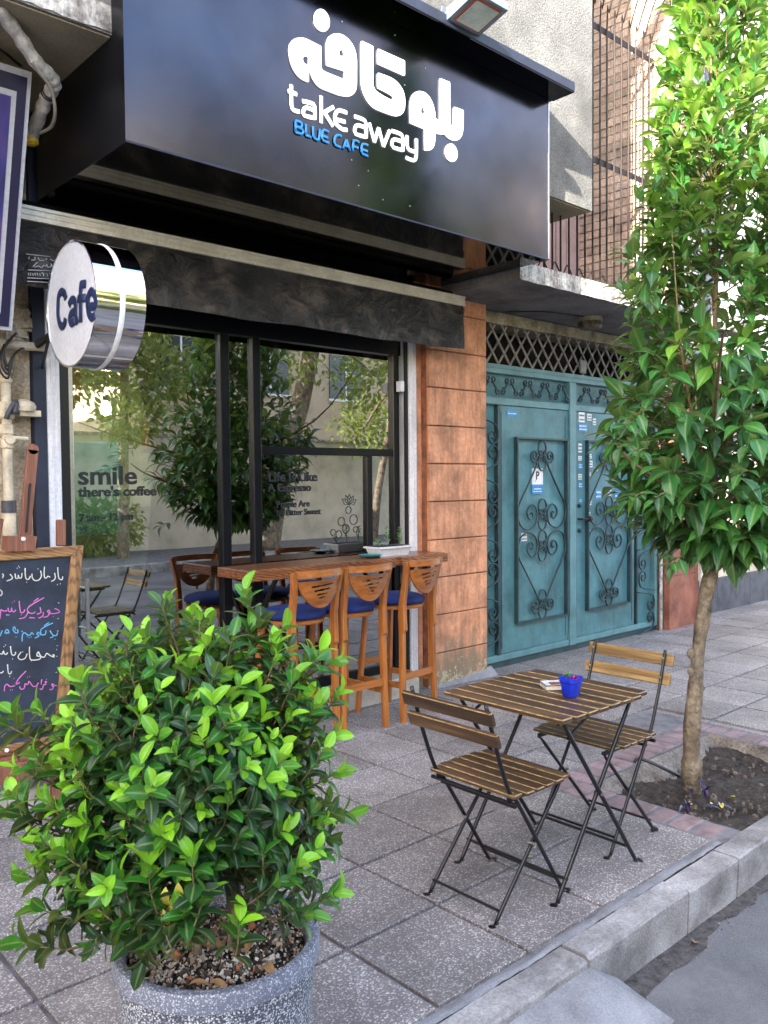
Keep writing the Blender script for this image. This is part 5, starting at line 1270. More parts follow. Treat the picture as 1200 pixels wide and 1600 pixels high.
chalk = [
 (W1, [[(540,335),(535,362),(508,352),(500,300),(497,256)],[(495,405)],[(520,398)],[(470,305),(477,345),(462,368),(440,378)],[(432,342),(412,333),(402,346),(385,345),(380,300),(384,250)],[(350,285),(357,330),(335,365),(300,370),(278,345),(276,312)],[(328,270)],[(262,330),(248,358),(222,350),(216,262)],[(230,385)],[(190,305),(185,345),(165,348),(158,322),(155,350),(135,348),(130,310)],[(85,315),(108,345),(92,362),(58,374)],[(148,264)],[(168,258)],[(160,246)],[(20,312),(30,325),(20,348)]]),
 (W1, [[(0,450),(16,466),(16,490),(0,502)]]),
 (PK, [[(470,612),(498,622),(514,642),(470,655),(432,655)],[(458,680)],[(432,655),(424,626),(408,636),(424,655),(405,682),(372,685)],[(372,642),(372,668),(345,692),(330,690)],[(345,602),(352,645),(318,660)],[(304,640),(280,655),(242,640),(250,595),(380,518)],[(290,552),(332,522)],[(242,640),(215,688),(165,700)],[(252,690),(300,694)],[(214,620),(203,642),(176,640),(165,546)],[(183,665)],[(135,622),(125,638),(106,636),(100,606),(95,636),(76,636),(68,605)],[(62,630),(30,634),(8,622),(4,660),(0,700)],[(108,562)],[(124,548)],[(52,668),(82,668)]]),
 (BL_, [[(496,818),(488,842),(458,842),(430,802)],[(458,842),(452,858),(430,862)],[(474,876)],[(396,800),(390,832),(358,838),(352,795),(400,762),(456,736)],[(378,762),(422,732)],[(352,840),(330,816),(318,832),(336,848),(300,866)],[(292,835),(272,820),(262,838),(240,840),(212,820),(194,838),(190,895)],[(268,856)],[(250,862)],[(234,852)],[(150,792),(155,818),(132,820),(112,792),(124,768),(136,800)],[(138,856)],[(82,820),(42,826),(58,792),(76,812),(42,826)],[(20,800),(8,830),(0,850)],[(186,812),(196,806)]]),
 (W1, [[(472,1016),(456,1008),(468,1030),(430,1015),(402,998),(382,1030),(352,1022),(330,985),(318,1018),(350,1022)],[(352,1022),(342,1048),(290,1056),(262,1048),(254,1000),(254,940)],[(270,1062)],[(234,1000),(216,1040),(178,1052),(155,1028),(182,986)],[(196,985)],[(135,985),(128,1010),(102,1008),(90,936)],[(108,1046)],[(66,990),(55,1006),(36,1000),(30,976),(20,1004),(0,1000)],[(34,940)],[(48,926)],[(488,965)]]),
 (W1, [[(100,1150),(90,1174),(72,1164),(65,1092)],[(84,1196)],[(30,1150),(16,1165),(0,1165)]]),
 (PK, [[(466,1266),(446,1262),(456,1284),(468,1268),(450,1308),(426,1308)],[(404,1246),(390,1240),(396,1264),(376,1270),(364,1308),(344,1302)],[(400,1222)],[(360,1222),(354,1268)],[(332,1250),(312,1280),(282,1280),(250,1238),(240,1268),(216,1260),(210,1296),(182,1308),(170,1284)],[(238,1204)],[(254,1196)],[(170,1248),(138,1264),(162,1216),(225,1150)],[(130,1276),(86,1284),(62,1264),(42,1280),(38,1325)],[(120,1214)],[(90,1312)],[(106,1314)]])]
for m_, L in chalk: strokes('chalk_line', L, cq, .0028, m_, cb, 5, (1, .3, 1), 3)
mb = MB()
for k in range(7): a = cq(500-4*k, 560+120*k+random.uniform(-20, 20)); mb.tube([a, a+Vector((.006, 0, 0))], .0015, 4)
mb.build('chalk_smudge', 'chalk_white', cb)
# easel mast, clamp, feet and tray
def eb(p0, p1, w, t, d, name, m='easel_wood'):
    a = aty(*p0, EY+d); b = aty(*p1, EY+d); o = MB().beam(a, b, w, t, (0, 1, 0), c=.004).build(name, m, ea); return o
eb((37, 850), (51, 702), .052, .022, .05, 'mast'); MB().lathe([(.024, -.011), (.026, 0), (.024, .011)], aty(51, 702, EY+.05), 'Y', 16).build('mast_top', 'easel_wood', ea, smooth='auto')
eb((41, 832), (47, 755), .010, .004, .036, 'mast_slot', 'print_black')
eb((95, 853), (95, 812), .042, .03, .09, 'side_post'); eb((-8, 853), (0, 810), .03, .03, .06, 'side_post')
MB().prism([aty(12, 838, EY-.03), aty(58, 838, EY-.03), aty(55, 860, EY-.03), aty(10, 862, EY-.03)], (0, .07, 0)).build('clamp', 'easel_wood', ea)
MB().lathe([(0, -.012), (.009, -.010), (.010, 0)], aty(36, 842, EY-.031), 'Y', 10).build('clamp_knob', 'white_card', ea, smooth='auto')
a = aty(60, 1175, EY-.02); B('tray', 'easel_wood', ea, .95, 1.62, EY-.06, EY+.05, BR.z-.075, BR.z-.003, c=.005); B('tray_lip', 'easel_wood', ea, .95, 1.62, EY-.08, EY-.0605, BR.z-.10, BR.z-.02, c=.004)
MB().lathe([(0, -.010), (.009, -.008), (.009, 0)], aty(10, 1172, EY-.081), 'Y', 10).build('tray_knob', 'white_card', ea, smooth='auto')
for x in (1.0, 1.33, 1.52): MB().beam((x, EY+.0+.12*(x == 1.33), .0), (x+.01, EY+.03+.0, BR.z-.05), .05, .035, (0, 1, 0), c=.004).build('leg', 'easel_wood', ea)
# ================================================================== LEAVES
def leaf_rows(L, Wd, fold=.25, curl=.25, tipcurl=.1, rows=5, shape=(0.0, .62, .93, 1.0, .90, .64, 0)):
    """a leaf in local coords: base at 0, along +x, upper side +z"""
    ns = len(shape)-1; V = [(0, 0, 0)]; G_ = [1.0]; F_ = []
    for i in range(1, ns):
        t = i/ns; x = L*t; w = Wd*.5*shape[i]; z0 = -curl*L*t*t+tipcurl*L*math.sin(t*3.1)
        V += [(x, -w, z0+fold*w), (x, -w*.5, z0+fold*w*.38), (x, 0, z0), (x, w*.5, z0+fold*w*.38), (x, w, z0+fold*w)]; G_ += [0, .5, 1, .5, 0]
    V.append((L, 0, -curl*L)); G_.append(.8)
    for k in range(4): F_.append((0, 1+k, 2+k))
    for i in range(ns-2):
        b = 1+5*i
        for k in range(4): F_.append((b+k, b+k+5, b+k+6, b+k+1))
    b = 1+5*(ns-2); t = len(V)-1
    for k in range(4): F_.append((b+k, t, b+k+1))
    return np.array(V), F_, np.array(G_)
def tint_attr(me, r, g):
    at = me.color_attributes.new('tint', 'FLOAT_COLOR', 'POINT'); n = len(me.vertices)
    A = np.zeros((n, 4), dtype=np.float32); A[:, 0] = r; A[:, 1] = g; A[:, 3] = 1; at.data.foreach_set('color', A.ravel())
def frame_of(d, n):
    d = d/np.linalg.norm(d); n = n-d*np.dot(n, d)
    l = np.linalg.norm(n); n = n/l if l > 1e-6 else np.cross(d, [1, 0, 0]); n /= np.linalg.norm(n)
    return np.stack([d, np.cross(n, d), n], 1)
def foliage(leaves, variants, mat, parent, nind, name='leaf', massname='inner_leaves', view=np.array([0, 0, CAMH])):
    """leaves: (pos, dir, normal, scale, tint); the largest-showing become parts, the rest one mass"""
    met = []
    for p, d, n, s, t in leaves:
        v = view-p; dist = np.linalg.norm(v); d_ = d/np.linalg.norm(d); v /= dist
        met.append(s/dist*(1-abs(np.dot(d_, v))*.6))
    order = np.argsort(-np.array(met)); ind = set(order[:nind].tolist())
    cache = {}; V = []; F_ = []; T = []; Gm = []; off = 0
    pl = np.array(WLOC[parent])
    for i, (p, d, n, s, t) in enumerate(leaves):
        vi = i % len(variants); v0, f0, g0 = variants[vi]; R3 = frame_of(np.array(d, float), np.array(n, float))
        if i in ind:
            tk = round(t*9); key = (vi, tk)
            if key not in cache:
                me = bpy.data.meshes.new(name); me.from_pydata(v0.tolist(), [], f0); me.shade_smooth(); me.materials.append(MT[mat]); tint_attr(me, tk/9, g0); cache[key] = me
            o = bpy.data.objects.new(name, cache[key]); C.objects.link(o); o.parent = parent
            q = p-pl
            o.matrix_local = Matrix([[R3[0, 0]*s, R3[0, 1]*s, R3[0, 2]*s, q[0]], [R3[1, 0]*s, R3[1, 1]*s, R3[1, 2]*s, q[1]], [R3[2, 0]*s, R3[2, 1]*s, R3[2, 2]*s, q[2]], [0, 0, 0, 1]])
        else:
            w = (v0*s) @ R3.T+p; V.append(w); F_ += [tuple(a+off for a in f) for f in f0]; off += len(v0); T.append(np.full(len(v0), t)); Gm.append(g0)
    if V:
        A = np.concatenate(V)-pl; me = bpy.data.meshes.new(massname); me.from_pydata(A.tolist(), [], F_); me.shade_smooth(); me.materials.append(MT[mat]); tint_attr(me, np.concatenate(T), np.concatenate(Gm))
        linkmesh(massname, me, parent, pl.tolist(), kind='stuff')
def unit(v): return v/np.linalg.norm(v)

# ================================================================== POTTED SHRUB
pc = O0+ray(340, 1460)*1.95; PCX, PCY, RZ = pc.x, pc.y, .505
pot = thing('planter', (PCX, PCY, 0), 'large round grey terrazzo planter holding the glossy green shrub', 'planter')
PR = .236
MB().lathe([(.0, .0), (.165, 0), (.175, .01), (.205, .20), (.225, RZ-.05), (.228, RZ-.045)], (PCX, PCY, 0), 'Z', 72, closed=False).build('planter_body', 'planter', pot, smooth='auto')
MB().lathe([(.228, RZ-.045), (.234, RZ-.042), (PR, RZ-.012), (PR-.004, RZ-.002), (PR-.014, RZ), (PR-.024, RZ-.002), (PR-.030, RZ-.012), (PR-.034, RZ-.08)], (PCX, PCY, 0), 'Z', 72, closed=False).build('planter_rim', 'planter_rim', pot, smooth='auto')
mb = MB().sheet(lambda u, v: (PCX+(PR-.030)*v*math.cos(6.28319*u), PCY+(PR-.030)*v*math.sin(6.28319*u), RZ-.05+.018*(1-v)+random.uniform(-.004, .004)), 48, 12)
mb.build('soil', 'soil', pot, smooth=True)
V = []; F_ = []; T = []
for k in range(2200):
    a = random.uniform(0, 6.283); r = (PR-.036)*math.sqrt(random.random()); s = random.uniform(.0018, .005)*(2.3 if random.random() < .07 else 1)
    c = np.array([PCX+r*math.cos(a), PCY+r*math.sin(a), RZ-.044+.018*(1-r/PR)+random.uniform(-.002, .005)])
    R3 = frame_of(rng.normal(size=3), rng.normal(size=3)); b = len(V)
    for x in (-1, 1):
        for y in (-1, 1):
            for z in (-1, 1): V.append(tuple(c+R3 @ (np.array([x*s*random.uniform(.6, 1.2), y*s*random.uniform(.4, .9), z*s*.35]))))
    F_ += [tuple(b+i for i in f) for f in [(0, 1, 3, 2), (4, 6, 7, 5), (0, 4, 5, 1), (2, 3, 7, 6), (0, 2, 6, 4), (1, 5, 7, 3)]]
    q = random.random(); col = (.52, .49, .44) if q < .30 else ((.32, .24, .17) if q < .55 else ((.42, .16, .07) if q < .6 else (.07, .05, .04))); T += [col]*8
me = bpy.data.meshes.new('mulch'); me.from_pydata((np.array(V)-np.array([PCX, PCY, 0])).tolist(), [], F_); at = me.color_attributes.new('tint', 'FLOAT_COLOR', 'POINT')
A = np.ones((len(V), 4), dtype=np.float32); A[:, :3] = T; at.data.foreach_set('color', A.ravel()); me.materials.append(MT['mulch']); linkmesh('mulch', me, pot, (PCX, PCY, 0), kind='stuff')
dryv, dryf, dryg = leaf_rows(.05, .024, .3, .3)
for k in range(9):
    a = random.uniform(0, 6.283); r = PR*.75*math.sqrt(random.random()); mb = MB(); R3 = frame_of(np.array([random.uniform(-1, 1), random.uniform(-1, 1), .1]), np.array([0, .2, 1]))
    w = dryv @ R3.T+np.array([PCX+r*math.cos(a), PCY+r*math.sin(a), RZ-.022]); mb.add(w.tolist(), dryf).build('dry_leaf', random.choice(['brown_leaf', 'brown_leaf', 'pebble']), pot, smooth=True)

shrub = thing('shrub', (PCX, PCY, RZ-.04), 'dense glossy leaved green shrub growing in the round terrazzo planter', 'shrub')
CEN = np.array([PCX-.040, PCY+.04, .885])
tp_ = [(PCX+.030, PCY-.02, RZ-.05), (PCX+.035, PCY-.02, RZ+.10), (PCX+.055, PCY, RZ+.22), (PCX+.02, PCY+.01, RZ+.36)]
mbt = MB().tube(smoothpts(tp_, 5), [.0175-.0008*i*.8 for i in range(16)], 10)
mbt.tube(smoothpts([(PCX-.05, PCY, RZ-.05), (PCX-.07, PCY, RZ+.12), (PCX-.12, PCY+.02, RZ+.3)], 5), .010, 8); mbt.tube(smoothpts([(PCX+.07, PCY+.02, RZ-.05), (PCX+.10, PCY+.02, RZ+.07), (PCX+.15, PCY+.02, RZ+.13)], 5), .008, 8)
mbt.build('trunk', 'bark', shrub, smooth=True)
right = np.array(_R); fwd = np.array([math.sin(YAW), math.cos(YAW), 0.])
shoots = []; 
def shoot(tip, dirv, n, L, size, light): shoots.append((np.array(tip, float), unit(np.array(dirv, float)), n, L, size, light))
N = 430
for i in range(N):
    z = 1-2*(i+.5)/N; ph = i*2.39996; r = math.sqrt(1-z*z); u = np.array([r*math.cos(ph), r*math.sin(ph), z])
    if z < -.80: continue
    if z < -.58 and .0 < (u @ right) < .5 and (u @ fwd) < .3: continue
    lat = .315 if z > -.2 else .335; R_ = (random.uniform(.78, 1.04)+(.16*random.random() if random.random() < .22 else 0))*(1+.12*math.sin(ph*3+z*5)+.08*math.sin(ph*5-z*3))
    rel = u*np.array([lat, lat*.92, .345 if z > 0 else .36])*R_
    tip = CEN+rel; up = np.array([0, 0, 1]); d = unit(u*np.array([1, 1, .5])*.75+up*(.75 if z > -.3 else .3)+rng.normal(size=3)*.22)
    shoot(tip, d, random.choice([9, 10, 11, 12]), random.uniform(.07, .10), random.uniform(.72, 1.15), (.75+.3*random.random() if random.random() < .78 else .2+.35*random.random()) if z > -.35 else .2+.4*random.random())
for i in range(170):       # interior, older leaves, tinted near black for the shade inside the crown
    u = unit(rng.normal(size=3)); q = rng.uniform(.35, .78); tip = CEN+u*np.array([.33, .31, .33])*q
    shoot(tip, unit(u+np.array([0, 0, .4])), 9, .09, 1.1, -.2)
def px_at(px, py, k): return np.array(O0+ray(px, py)*k)
for (px, py, k, dx, dz, n, lt, L) in ((385, 925, 1.98, -.05, 1, 14, .7, .12), (392, 985, 1.96, .15, 1, 13, .6, .10), (350, 1010, 1.9, -.3, 1, 12, .7, .1), (255, 985, 1.95, -.3, .9, 13, .8, .11), (162, 1000, 2.0, -.3, 1, 12, .9, .10), (300, 1040, 1.8, .1, 1, 12, .7, .1),
     (430, 1010, 1.95, .3, 1, 12, .9, .1), (500, 1018, 1.95, .5, .8, 12, .9, .1), (530, 1030, 2.0, .9, .5, 11, .9, .1), (525, 1150, 1.95, .9, .4, 12, 1., .1), (532, 1205, 1.92, .9, .5, 12, .9, .1), (545, 1270, 1.9, 1, .1, 11, .6, .1), (525, 1395, 1.86, .9, .5, 12, .8, .1),
     (20, 1115, 1.9, -.6, .8, 14, .6, .12), (55, 1180, 1.8, -.5, .8, 12, .7, .1), (15, 1270, 1.8, -.9, .2, 12, .4, .11), (40, 1370, 1.75, -.9, .3, 13, .7, .11), (25, 1470, 1.72, -.9, .1, 13, .6, .11), (75, 1480, 1.75, -.5, -.5, 10, .2, .1), (110, 1440, 1.75, -.5, -.4, 11, .2, .1), (5, 1130, 1.85, -1, .5, 11, .5, .1),
     (375, 1440, 1.68, .1, .8, 10, 1., .07), (455, 1415, 1.75, .4, -.2, 11, .2, .09), (215, 1400, 1.72, -.2, -.3, 11, .2, .1), (250, 1440, 1.70, -.1, -.2, 10, .3, .1), (330, 1010, 1.95, 0, 1, 12, .6, .1), (460, 1060, 1.9, .4, .9, 12, .7, .1), (495, 1100, 1.9, .5, .8, 12, .8, .1),
     (130, 1060, 1.95, -.4, .9, 12, .5, .1), (70, 1250, 1.75, -.6, .6, 12, .8, .1), (90, 1330, 1.7, -.6, .4, 12, .9, .1), (60, 1420, 1.7, -.8, .3, 12, .6, .1), (130, 1390, 1.68, -.4, .4, 12, .8, .1), (160, 1440, 1.70, -.4, 0, 12, .4, .1), (190, 1370, 1.66, -.2, .5, 12, .8, .1), (230, 1350, 1.64, -.1, .6, 12, .9, .1), (300, 1340, 1.63, 0, .7, 12, .8, .1), (250, 1420, 1.66, -.1, .2, 11, .5, .1), (110, 1180, 1.72, -.4, .8, 12, .9, .1), (60, 1110, 1.85, -.5, .8, 12, .7, .1), (205, 1470, 1.72, -.3, -.2, 10, .3, .1), (200, 1440, 1.68, -.3, -.1, 12, .6, .09), (245, 1465, 1.66, -.1, -.2, 11, .5, .08), (285, 1425, 1.65, 0, .2, 12, .6, .09), (320, 1400, 1.66, .1, .3, 12, .7, .09), (170, 1420, 1.70, -.4, .1, 12, .8, .09), (225, 1500, 1.70, -.2, -.6, 10, .2, .08), (150, 1470, 1.72, -.5, -.2, 11, .5, .09), (480, 1430, 1.78, .6, .1, 11, .6, .09), (430, 1380, 1.72, .4, .3, 11, .5, .09), (470, 1350, 1.74, .5, .5, 12, .9, .09), (190, 1040, 1.9, -.2, 1, 12, .8, .1), (230, 1070, 1.8, 0, 1, 12, .7, .1)):
    shoot(px_at(px, py, k), right*dx+np.array([0, 0, dz])+fwd*random.uniform(-.2, .1), n, L, 1.12, lt)
leafL = .047; SV = [leaf_rows(leafL, leafL*random.uniform(.46, .56), random.uniform(.15, .42), random.uniform(.02, .34), random.uniform(.0, .14)) for _ in range(9)]
leaves = []; stems = MB()
for tip, d, n, L, size, light in shoots:
    a0 = random.uniform(0, 6.28); side = np.cross(d, [0.3, .2, 1.]); side = unit(side); oth = np.cross(d, side)
    base = tip-d*L
    for k in range(n):
        t = k/(n-1); pos = base+d*L*(t**.9); an = a0+k*2.399; rd = side*math.cos(an)+oth*math.sin(an)
        open_ = rad(78-50*t**1.4+random.uniform(-13, 13)); ld = d*math.cos(open_)+rd*math.sin(open_)
        ld = ld+np.array([0, 0, -.12*(1-t)]); nm = d*math.sin(open_)-rd*math.cos(open_)+rng.normal(size=3)*.15
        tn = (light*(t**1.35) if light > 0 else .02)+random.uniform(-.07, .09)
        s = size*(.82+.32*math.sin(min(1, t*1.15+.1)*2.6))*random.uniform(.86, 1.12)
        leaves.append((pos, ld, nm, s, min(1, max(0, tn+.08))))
    c = Vector((PCX+.02, PCY, RZ+.1+.35*max(0, min(1, (tip[2]-RZ)/.8)))); b = Vector(base.tolist()); tp2 = Vector((tip-d*L*.05).tolist())
    mid = c.lerp(b, .6)+Vector((0, 0, -.03)); stems.tube(smoothpts([c.lerp(b, .15), mid, b, tp2], 2), [.0045, .004, .0035, .003, .0025, .0018, .0012], 4, caps=False)
stems.build('branches', 'twig', shrub, smooth=True)
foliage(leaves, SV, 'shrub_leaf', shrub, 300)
mb = MB(); lv = leaf_rows(.045, .018, .2, .3)
for k, (px, py) in enumerate(((259, 1385), (270, 1400), (278, 1378), (255, 1420))):
    p = np.array(O0+ray(px, py)*1.66); R3 = frame_of(np.array([.1*(k-1), 0, -1.]), np.array([-.6, -.8, 0])); mb.add((lv[0] @ R3.T+p).tolist(), lv[1])
mb.build('yellowed_leaves', 'yellow_leaf', shrub, smooth=True)

# ================================================================== ORANGE TREE
TXY = np.array([4.09, 2.10]); tree = thing('orange_tree', (4.09, 2.10, -.08), 'young bitter orange tree with pale knobbly trunk in the bricked pit by the kerb', 'tree')
def tc(px, py): a = aty(px, py, 2.10); return a
tpts = [tc(1082, 1240), tc(1082, 1215), tc(1081, 1150), tc(1085, 1080), tc(1093, 1000), tc(1101, 940), tc(1112, 890), tc(1113, 850), tc(1112, 780), tc(1114, 650), tc(1117, 480)]
tpts[0].z = -.10
sp_ = smoothpts(tpts, 7); rr = []
for i, p in enumerate(sp_):
    z = p.z; r_ = .047 if z < .1 else (.042-.005*min(1, z/.6)); r_ = r_ if z < 1.12 else .037-.032*min(1, (z-1.12)/.8)
    rr.append(max(.010, r_+.003*math.sin(i*2.1)*random.random()+.002*math.sin(i*.9)))
mb = MB().tube(sp_, rr, 18)
for i in range(len(mb.v)):
    v = Vector(mb.v[i]); a = math.atan2(v.y-2.1, v.x-4.2); mb.v[i] = (v.x+.004*math.sin(3*a+v.z*9)+.003*math.sin(5*a+v.z*23)+random.uniform(-.002, .002), v.y+.004*math.cos(4*a+v.z*7)+random.uniform(-.002, .002), v.z)
for (px, py, rk) in ((1080, 1022, .022), (1079, 1050, .016), (1122, 882, .026), (1088, 1110, .012), (1092, 1140, .012), (1098, 1075, .012)):
    a = aty(px, py, 2.07); mb.lathe([(0, -rk*1.6), (rk*.8, -rk*.7), (rk, 0), (rk*.7, rk), (0, rk*1.5)], a, 'Z', 9)
mb.build('trunk', 'bark', tree, smooth=True)
ax = sp_[-1]; leaders = []
br = MB()
def branch(pts, r0, r1, m='b'):
    s = smoothpts(pts, 4); br.tube(s, [r0+(r1-r0)*i/(len(s)-1) for i in range(len(s))], 6, caps=False); return s
TV = [leaf_rows(.112, .112*random.uniform(.40, .48), random.uniform(.15, .45), random.uniform(.1, .45), random.uniform(.0, .12), shape=(0, .42, .82, 1.0, .92, .62, .25, 0)) for _ in range(7)]
tl = []
def twig(base, d, L, n, size, tint, up=.0, droop=.25):
    base = np.array(base, float); d = unit(np.array(d, float)); a0 = random.uniform(0, 6.28); side = unit(np.cross(d, [.1, .2, 1.])); oth = np.cross(d, side)
    tipp = base+d*L; br.tube([Vector(base.tolist()), Vector((base+d*L*.5+np.array([0, 0, .01])).tolist()), Vector(tipp.tolist())], [.004, .003, .0015], 4, caps=False)
    for k in range(n):
        t = (k+.6)/n; pos = base+d*L*t; an = a0+k*2.399; rd = side*math.cos(an)+oth*math.sin(an); op = rad(62-25*t+random.uniform(-15, 15))
        ld = d*math.cos(op)+rd*math.sin(op)+np.array([0, 0, up-droop*(1-.5*t)]); nm = np.array([0, 0, 1.])+rd*-.25+rng.normal(size=3)*.22
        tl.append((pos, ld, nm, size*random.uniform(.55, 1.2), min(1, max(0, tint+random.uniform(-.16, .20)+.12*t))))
axisx = lambda z: 4.42-.03*(z-1.2)
def crown_r(z):      # half width of the crown at height z
    zz = [1.12, 1.3, 1.5, 1.75, 2.0, 2.3, 2.6, 2.9, 3.2, 3.5, 3.8, 4.2, 4.6]; r = [.20, .48, .62, .65, .62, .52, .44, .38, .32, .28, .24, .20, .10]
    return float(np.interp(z, zz, r))
for k in range(1150):
    z = 1.16+3.35*random.random()**1.4; ph = random.uniform(0, 6.283); R_ = crown_r(z); q = random.random()**.42
    lob = 1+.16*math.sin(3*ph+2.3*z)+.12*math.sin(7*z+ph)
    rr_ = R_*q*lob; p = np.array([axisx(z)+rr_*math.cos(ph), 2.10+rr_*math.sin(ph)*.95, z])
    if p[1] > 3.0: continue
    d = np.array([math.cos(ph), math.sin(ph), .25 if z < 2.3 else 1.1]); hi = min(1, max(0, (z-2.0)/1.6))
    tw = twig(p-unit(d)*.07, d, random.uniform(.10, .17), random.choice([4, 5, 6]) if z < 2.5 else random.choice([5, 6, 7]), (1.34-.36*hi), .26+.09*q+.20*hi+(random.random()*.15 if z < 2 else random.random()*.3), up=.25*hi, droop=.24*(1-hi))  # tint rises with height, painting sunlit brightness into the upper leaves
for px, py, y_ in ((985, 655, 2.0), (1000, 700, 1.9), (975, 690, 2.0), (995, 770, 1.95), (1010, 420, 2.2), (1020, 470, 2.1), (1030, 290, 2.2), (1015, 300, 2.3), (1000, 480, 2.1), (1040, 270, 2.3), (1055, 870, 2.0), (1160, 830, 2.0), (1190, 850, 2.0), (1030, 770, 1.9), (1000, 640, 2.0)):
    p = np.array(aty(px, py, y_)); twig(p+np.array([.06, 0, .0]), (-.8, -.1, .25 if py < 600 else -.2), .13, 6, .95, .35)
for (pts, r0, r1) in (([tc(1113, 640), tc(1118, 480), tc(1120, 300), tc(1112, 150), tc(1108, -60)], .016, .004), ([tc(1112, 760), tc(1080, 640), tc(1062, 520), tc(1050, 360)], .013, .002), ([tc(1113, 760), tc(1160, 620), tc(1180, 450), tc(1185, 200)], .014, .002),
     ([tc(1112, 820), tc(1040, 760), tc(985, 720), tc(960, 690)], .014, .004), ([tc(1113, 800), tc(1180, 740), tc(1240, 660)], .014, .005), ([tc(1112, 700), aty(1120, 600, 1.7), aty(1130, 520, 1.5)], .014, .004), ([tc(1112, 700), aty(1110, 600, 2.5), aty(1110, 480, 2.7)], .014, .004), ([tc(1117, 420), tc(1150, 300), tc(1160, 100), tc(1165, -80)], .010, .003)):
    branch(pts, r0, r1)
for k in range(46):   # secondary limbs out to the crown
    z = random.uniform(1.3, 3.6); ph = random.uniform(0, 6.28); R_ = crown_r(z)*.8; branch([(axisx(z)-.12, 2.1, z-.25), (axisx(z)+R_*.5*math.cos(ph), 2.1+R_*.5*math.sin(ph), z-.08), (axisx(z)+R_*math.cos(ph), 2.1+R_*math.sin(ph), z+.02)], .006, .002)
br.build('branches', 'twig', tree, smooth=True)
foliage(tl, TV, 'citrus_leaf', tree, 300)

# purple plant, hose stub, litter in the pit
pp_ = thing('purple_plant', (4.05, 2.0, -.08), 'trailing purple leaved plant at the foot of the orange tree', 'plant')
plv = leaf_rows(.11, .022, .5, .35)
for k, (px, py, dx, dy, dz) in enumerate(((1075, 1236, -.5, -.4, .35), (1072, 1232, .2, -.6, .5), (1070, 1250, -.6, -.5, .1), (1080, 1238, .9, -.3, .1), (1105, 1250, .1, .3, .9), (1098, 1262, .9, -.6, .05), (1110, 1258, .6, -.7, .1), (1102, 1247, -.2, -.3, .9), (1080, 1226, .1, .2, 1), (1068, 1262, -.5, -.2, .2))):
    a = atz(px, py, -.06); R3 = frame_of(np.array([dx, dy, dz]), np.array([-.2, -.3, 1.])); MB().add((plv[0] @ R3.T+np.array(a)).tolist(), plv[1]).build('leaf', 'purple_leaf', pp_, smooth=True)
a = atz(1062, 1213, -.04); o = MB().tube(smoothpts([a, a+Vector((-.06, .10, .05)), a+Vector((-.10, .18, .075)), a+Vector((-.12, .20, .055))], 4), .009, 8).build('hose_end', 'black_metal', None, smooth=True); tag(o, 'short black hose end sticking out of the soil left of the tree trunk', 'hose')
def litter(px, py, z, m, sz, label, group=None):
    a = atz(px, py, z); v, f, g = leaf_rows(sz, sz*.6, .4, -.2); R3 = frame_of(np.array([random.uniform(-1, 1), random.uniform(-1, 1), .12]), np.array([.1, -.2, 1.]))
    o = MB().add((v @ R3.T+np.array([a.x, a.y, a.z+.006])).tolist(), f).build('fallen_leaf', m, None, smooth=True); tag(o, label, 'leaf', group)
litter(1086, 1474, -.17, 'brown_leaf', .045, 'dry brown leaf lying in the road gutter below the kerb')
litter(826, 1340, 0, 'yellow_leaf', .03, 'yellow leaf fragment on the paving under the near folding chair')
litter(774, 1352, 0, 'pebble', .03, 'pale scrap of leaf beside the foot of the near folding chair')
litter(880, 1556, -.10, 'brown_leaf', .025, 'tiny tan leaf on the poured concrete gutter ramp')
for px, py, w_ in ((1075, 1258, 'at the near left of the trunk foot'), (1128, 1265, 'nearest the kerb right of the trunk'), (1116, 1259, 'just right of the trunk foot'), (1136, 1248, 'farthest right on the bare soil')): litter(px, py, -.07, 'yellow_leaf', .045, 'yellow fallen leaf '+w_, 'yellow leaves in the tree pit')
mb = MB()
for k in range(150):
    x = random.uniform(PX0+.03, PX1-.03); y = random.uniform(KY+.03, PY1-.05); s = random.uniform(.004, .012)*(1.8 if random.random() < .1 else 1); mb.cbox(x-s, x+s, y-s*.8, y+s*.8, -.085, -.07+s, s*.4, s*.3)
o = mb.build('soil_clods', 'pebble', pit); o['kind'] = 'stuff'
mb = MB()
for k in range(420):
    if random.random() < .35: x = random.uniform(3.2, 4.5); y = random.uniform(4.0, 4.30)
    else: x = random.uniform(1.4, 9); y = random.uniform(1.8, 4.4)
    s = random.uniform(.0012, .0042); mb.cbox(x-s*1.6, x+s, y-s, y+s, .001, .001+s, s*.3, s*.3)
o = mb.build('paving_debris', 'pebble', pave); o['kind'] = 'stuff'
mb = MB()
for k in range(420):
    x = random.uniform(2.3, 6); y = 1.52-abs(random.gauss(0, .05))-.01; s = random.uniform(.001, .0035); mb.cbox(x-s, x+s, y-s, y+s, -.17, -.17+s*1.4, s*.3, s*.3)
mb.build('gutter_grit', 'pebble', None, kind='stuff')

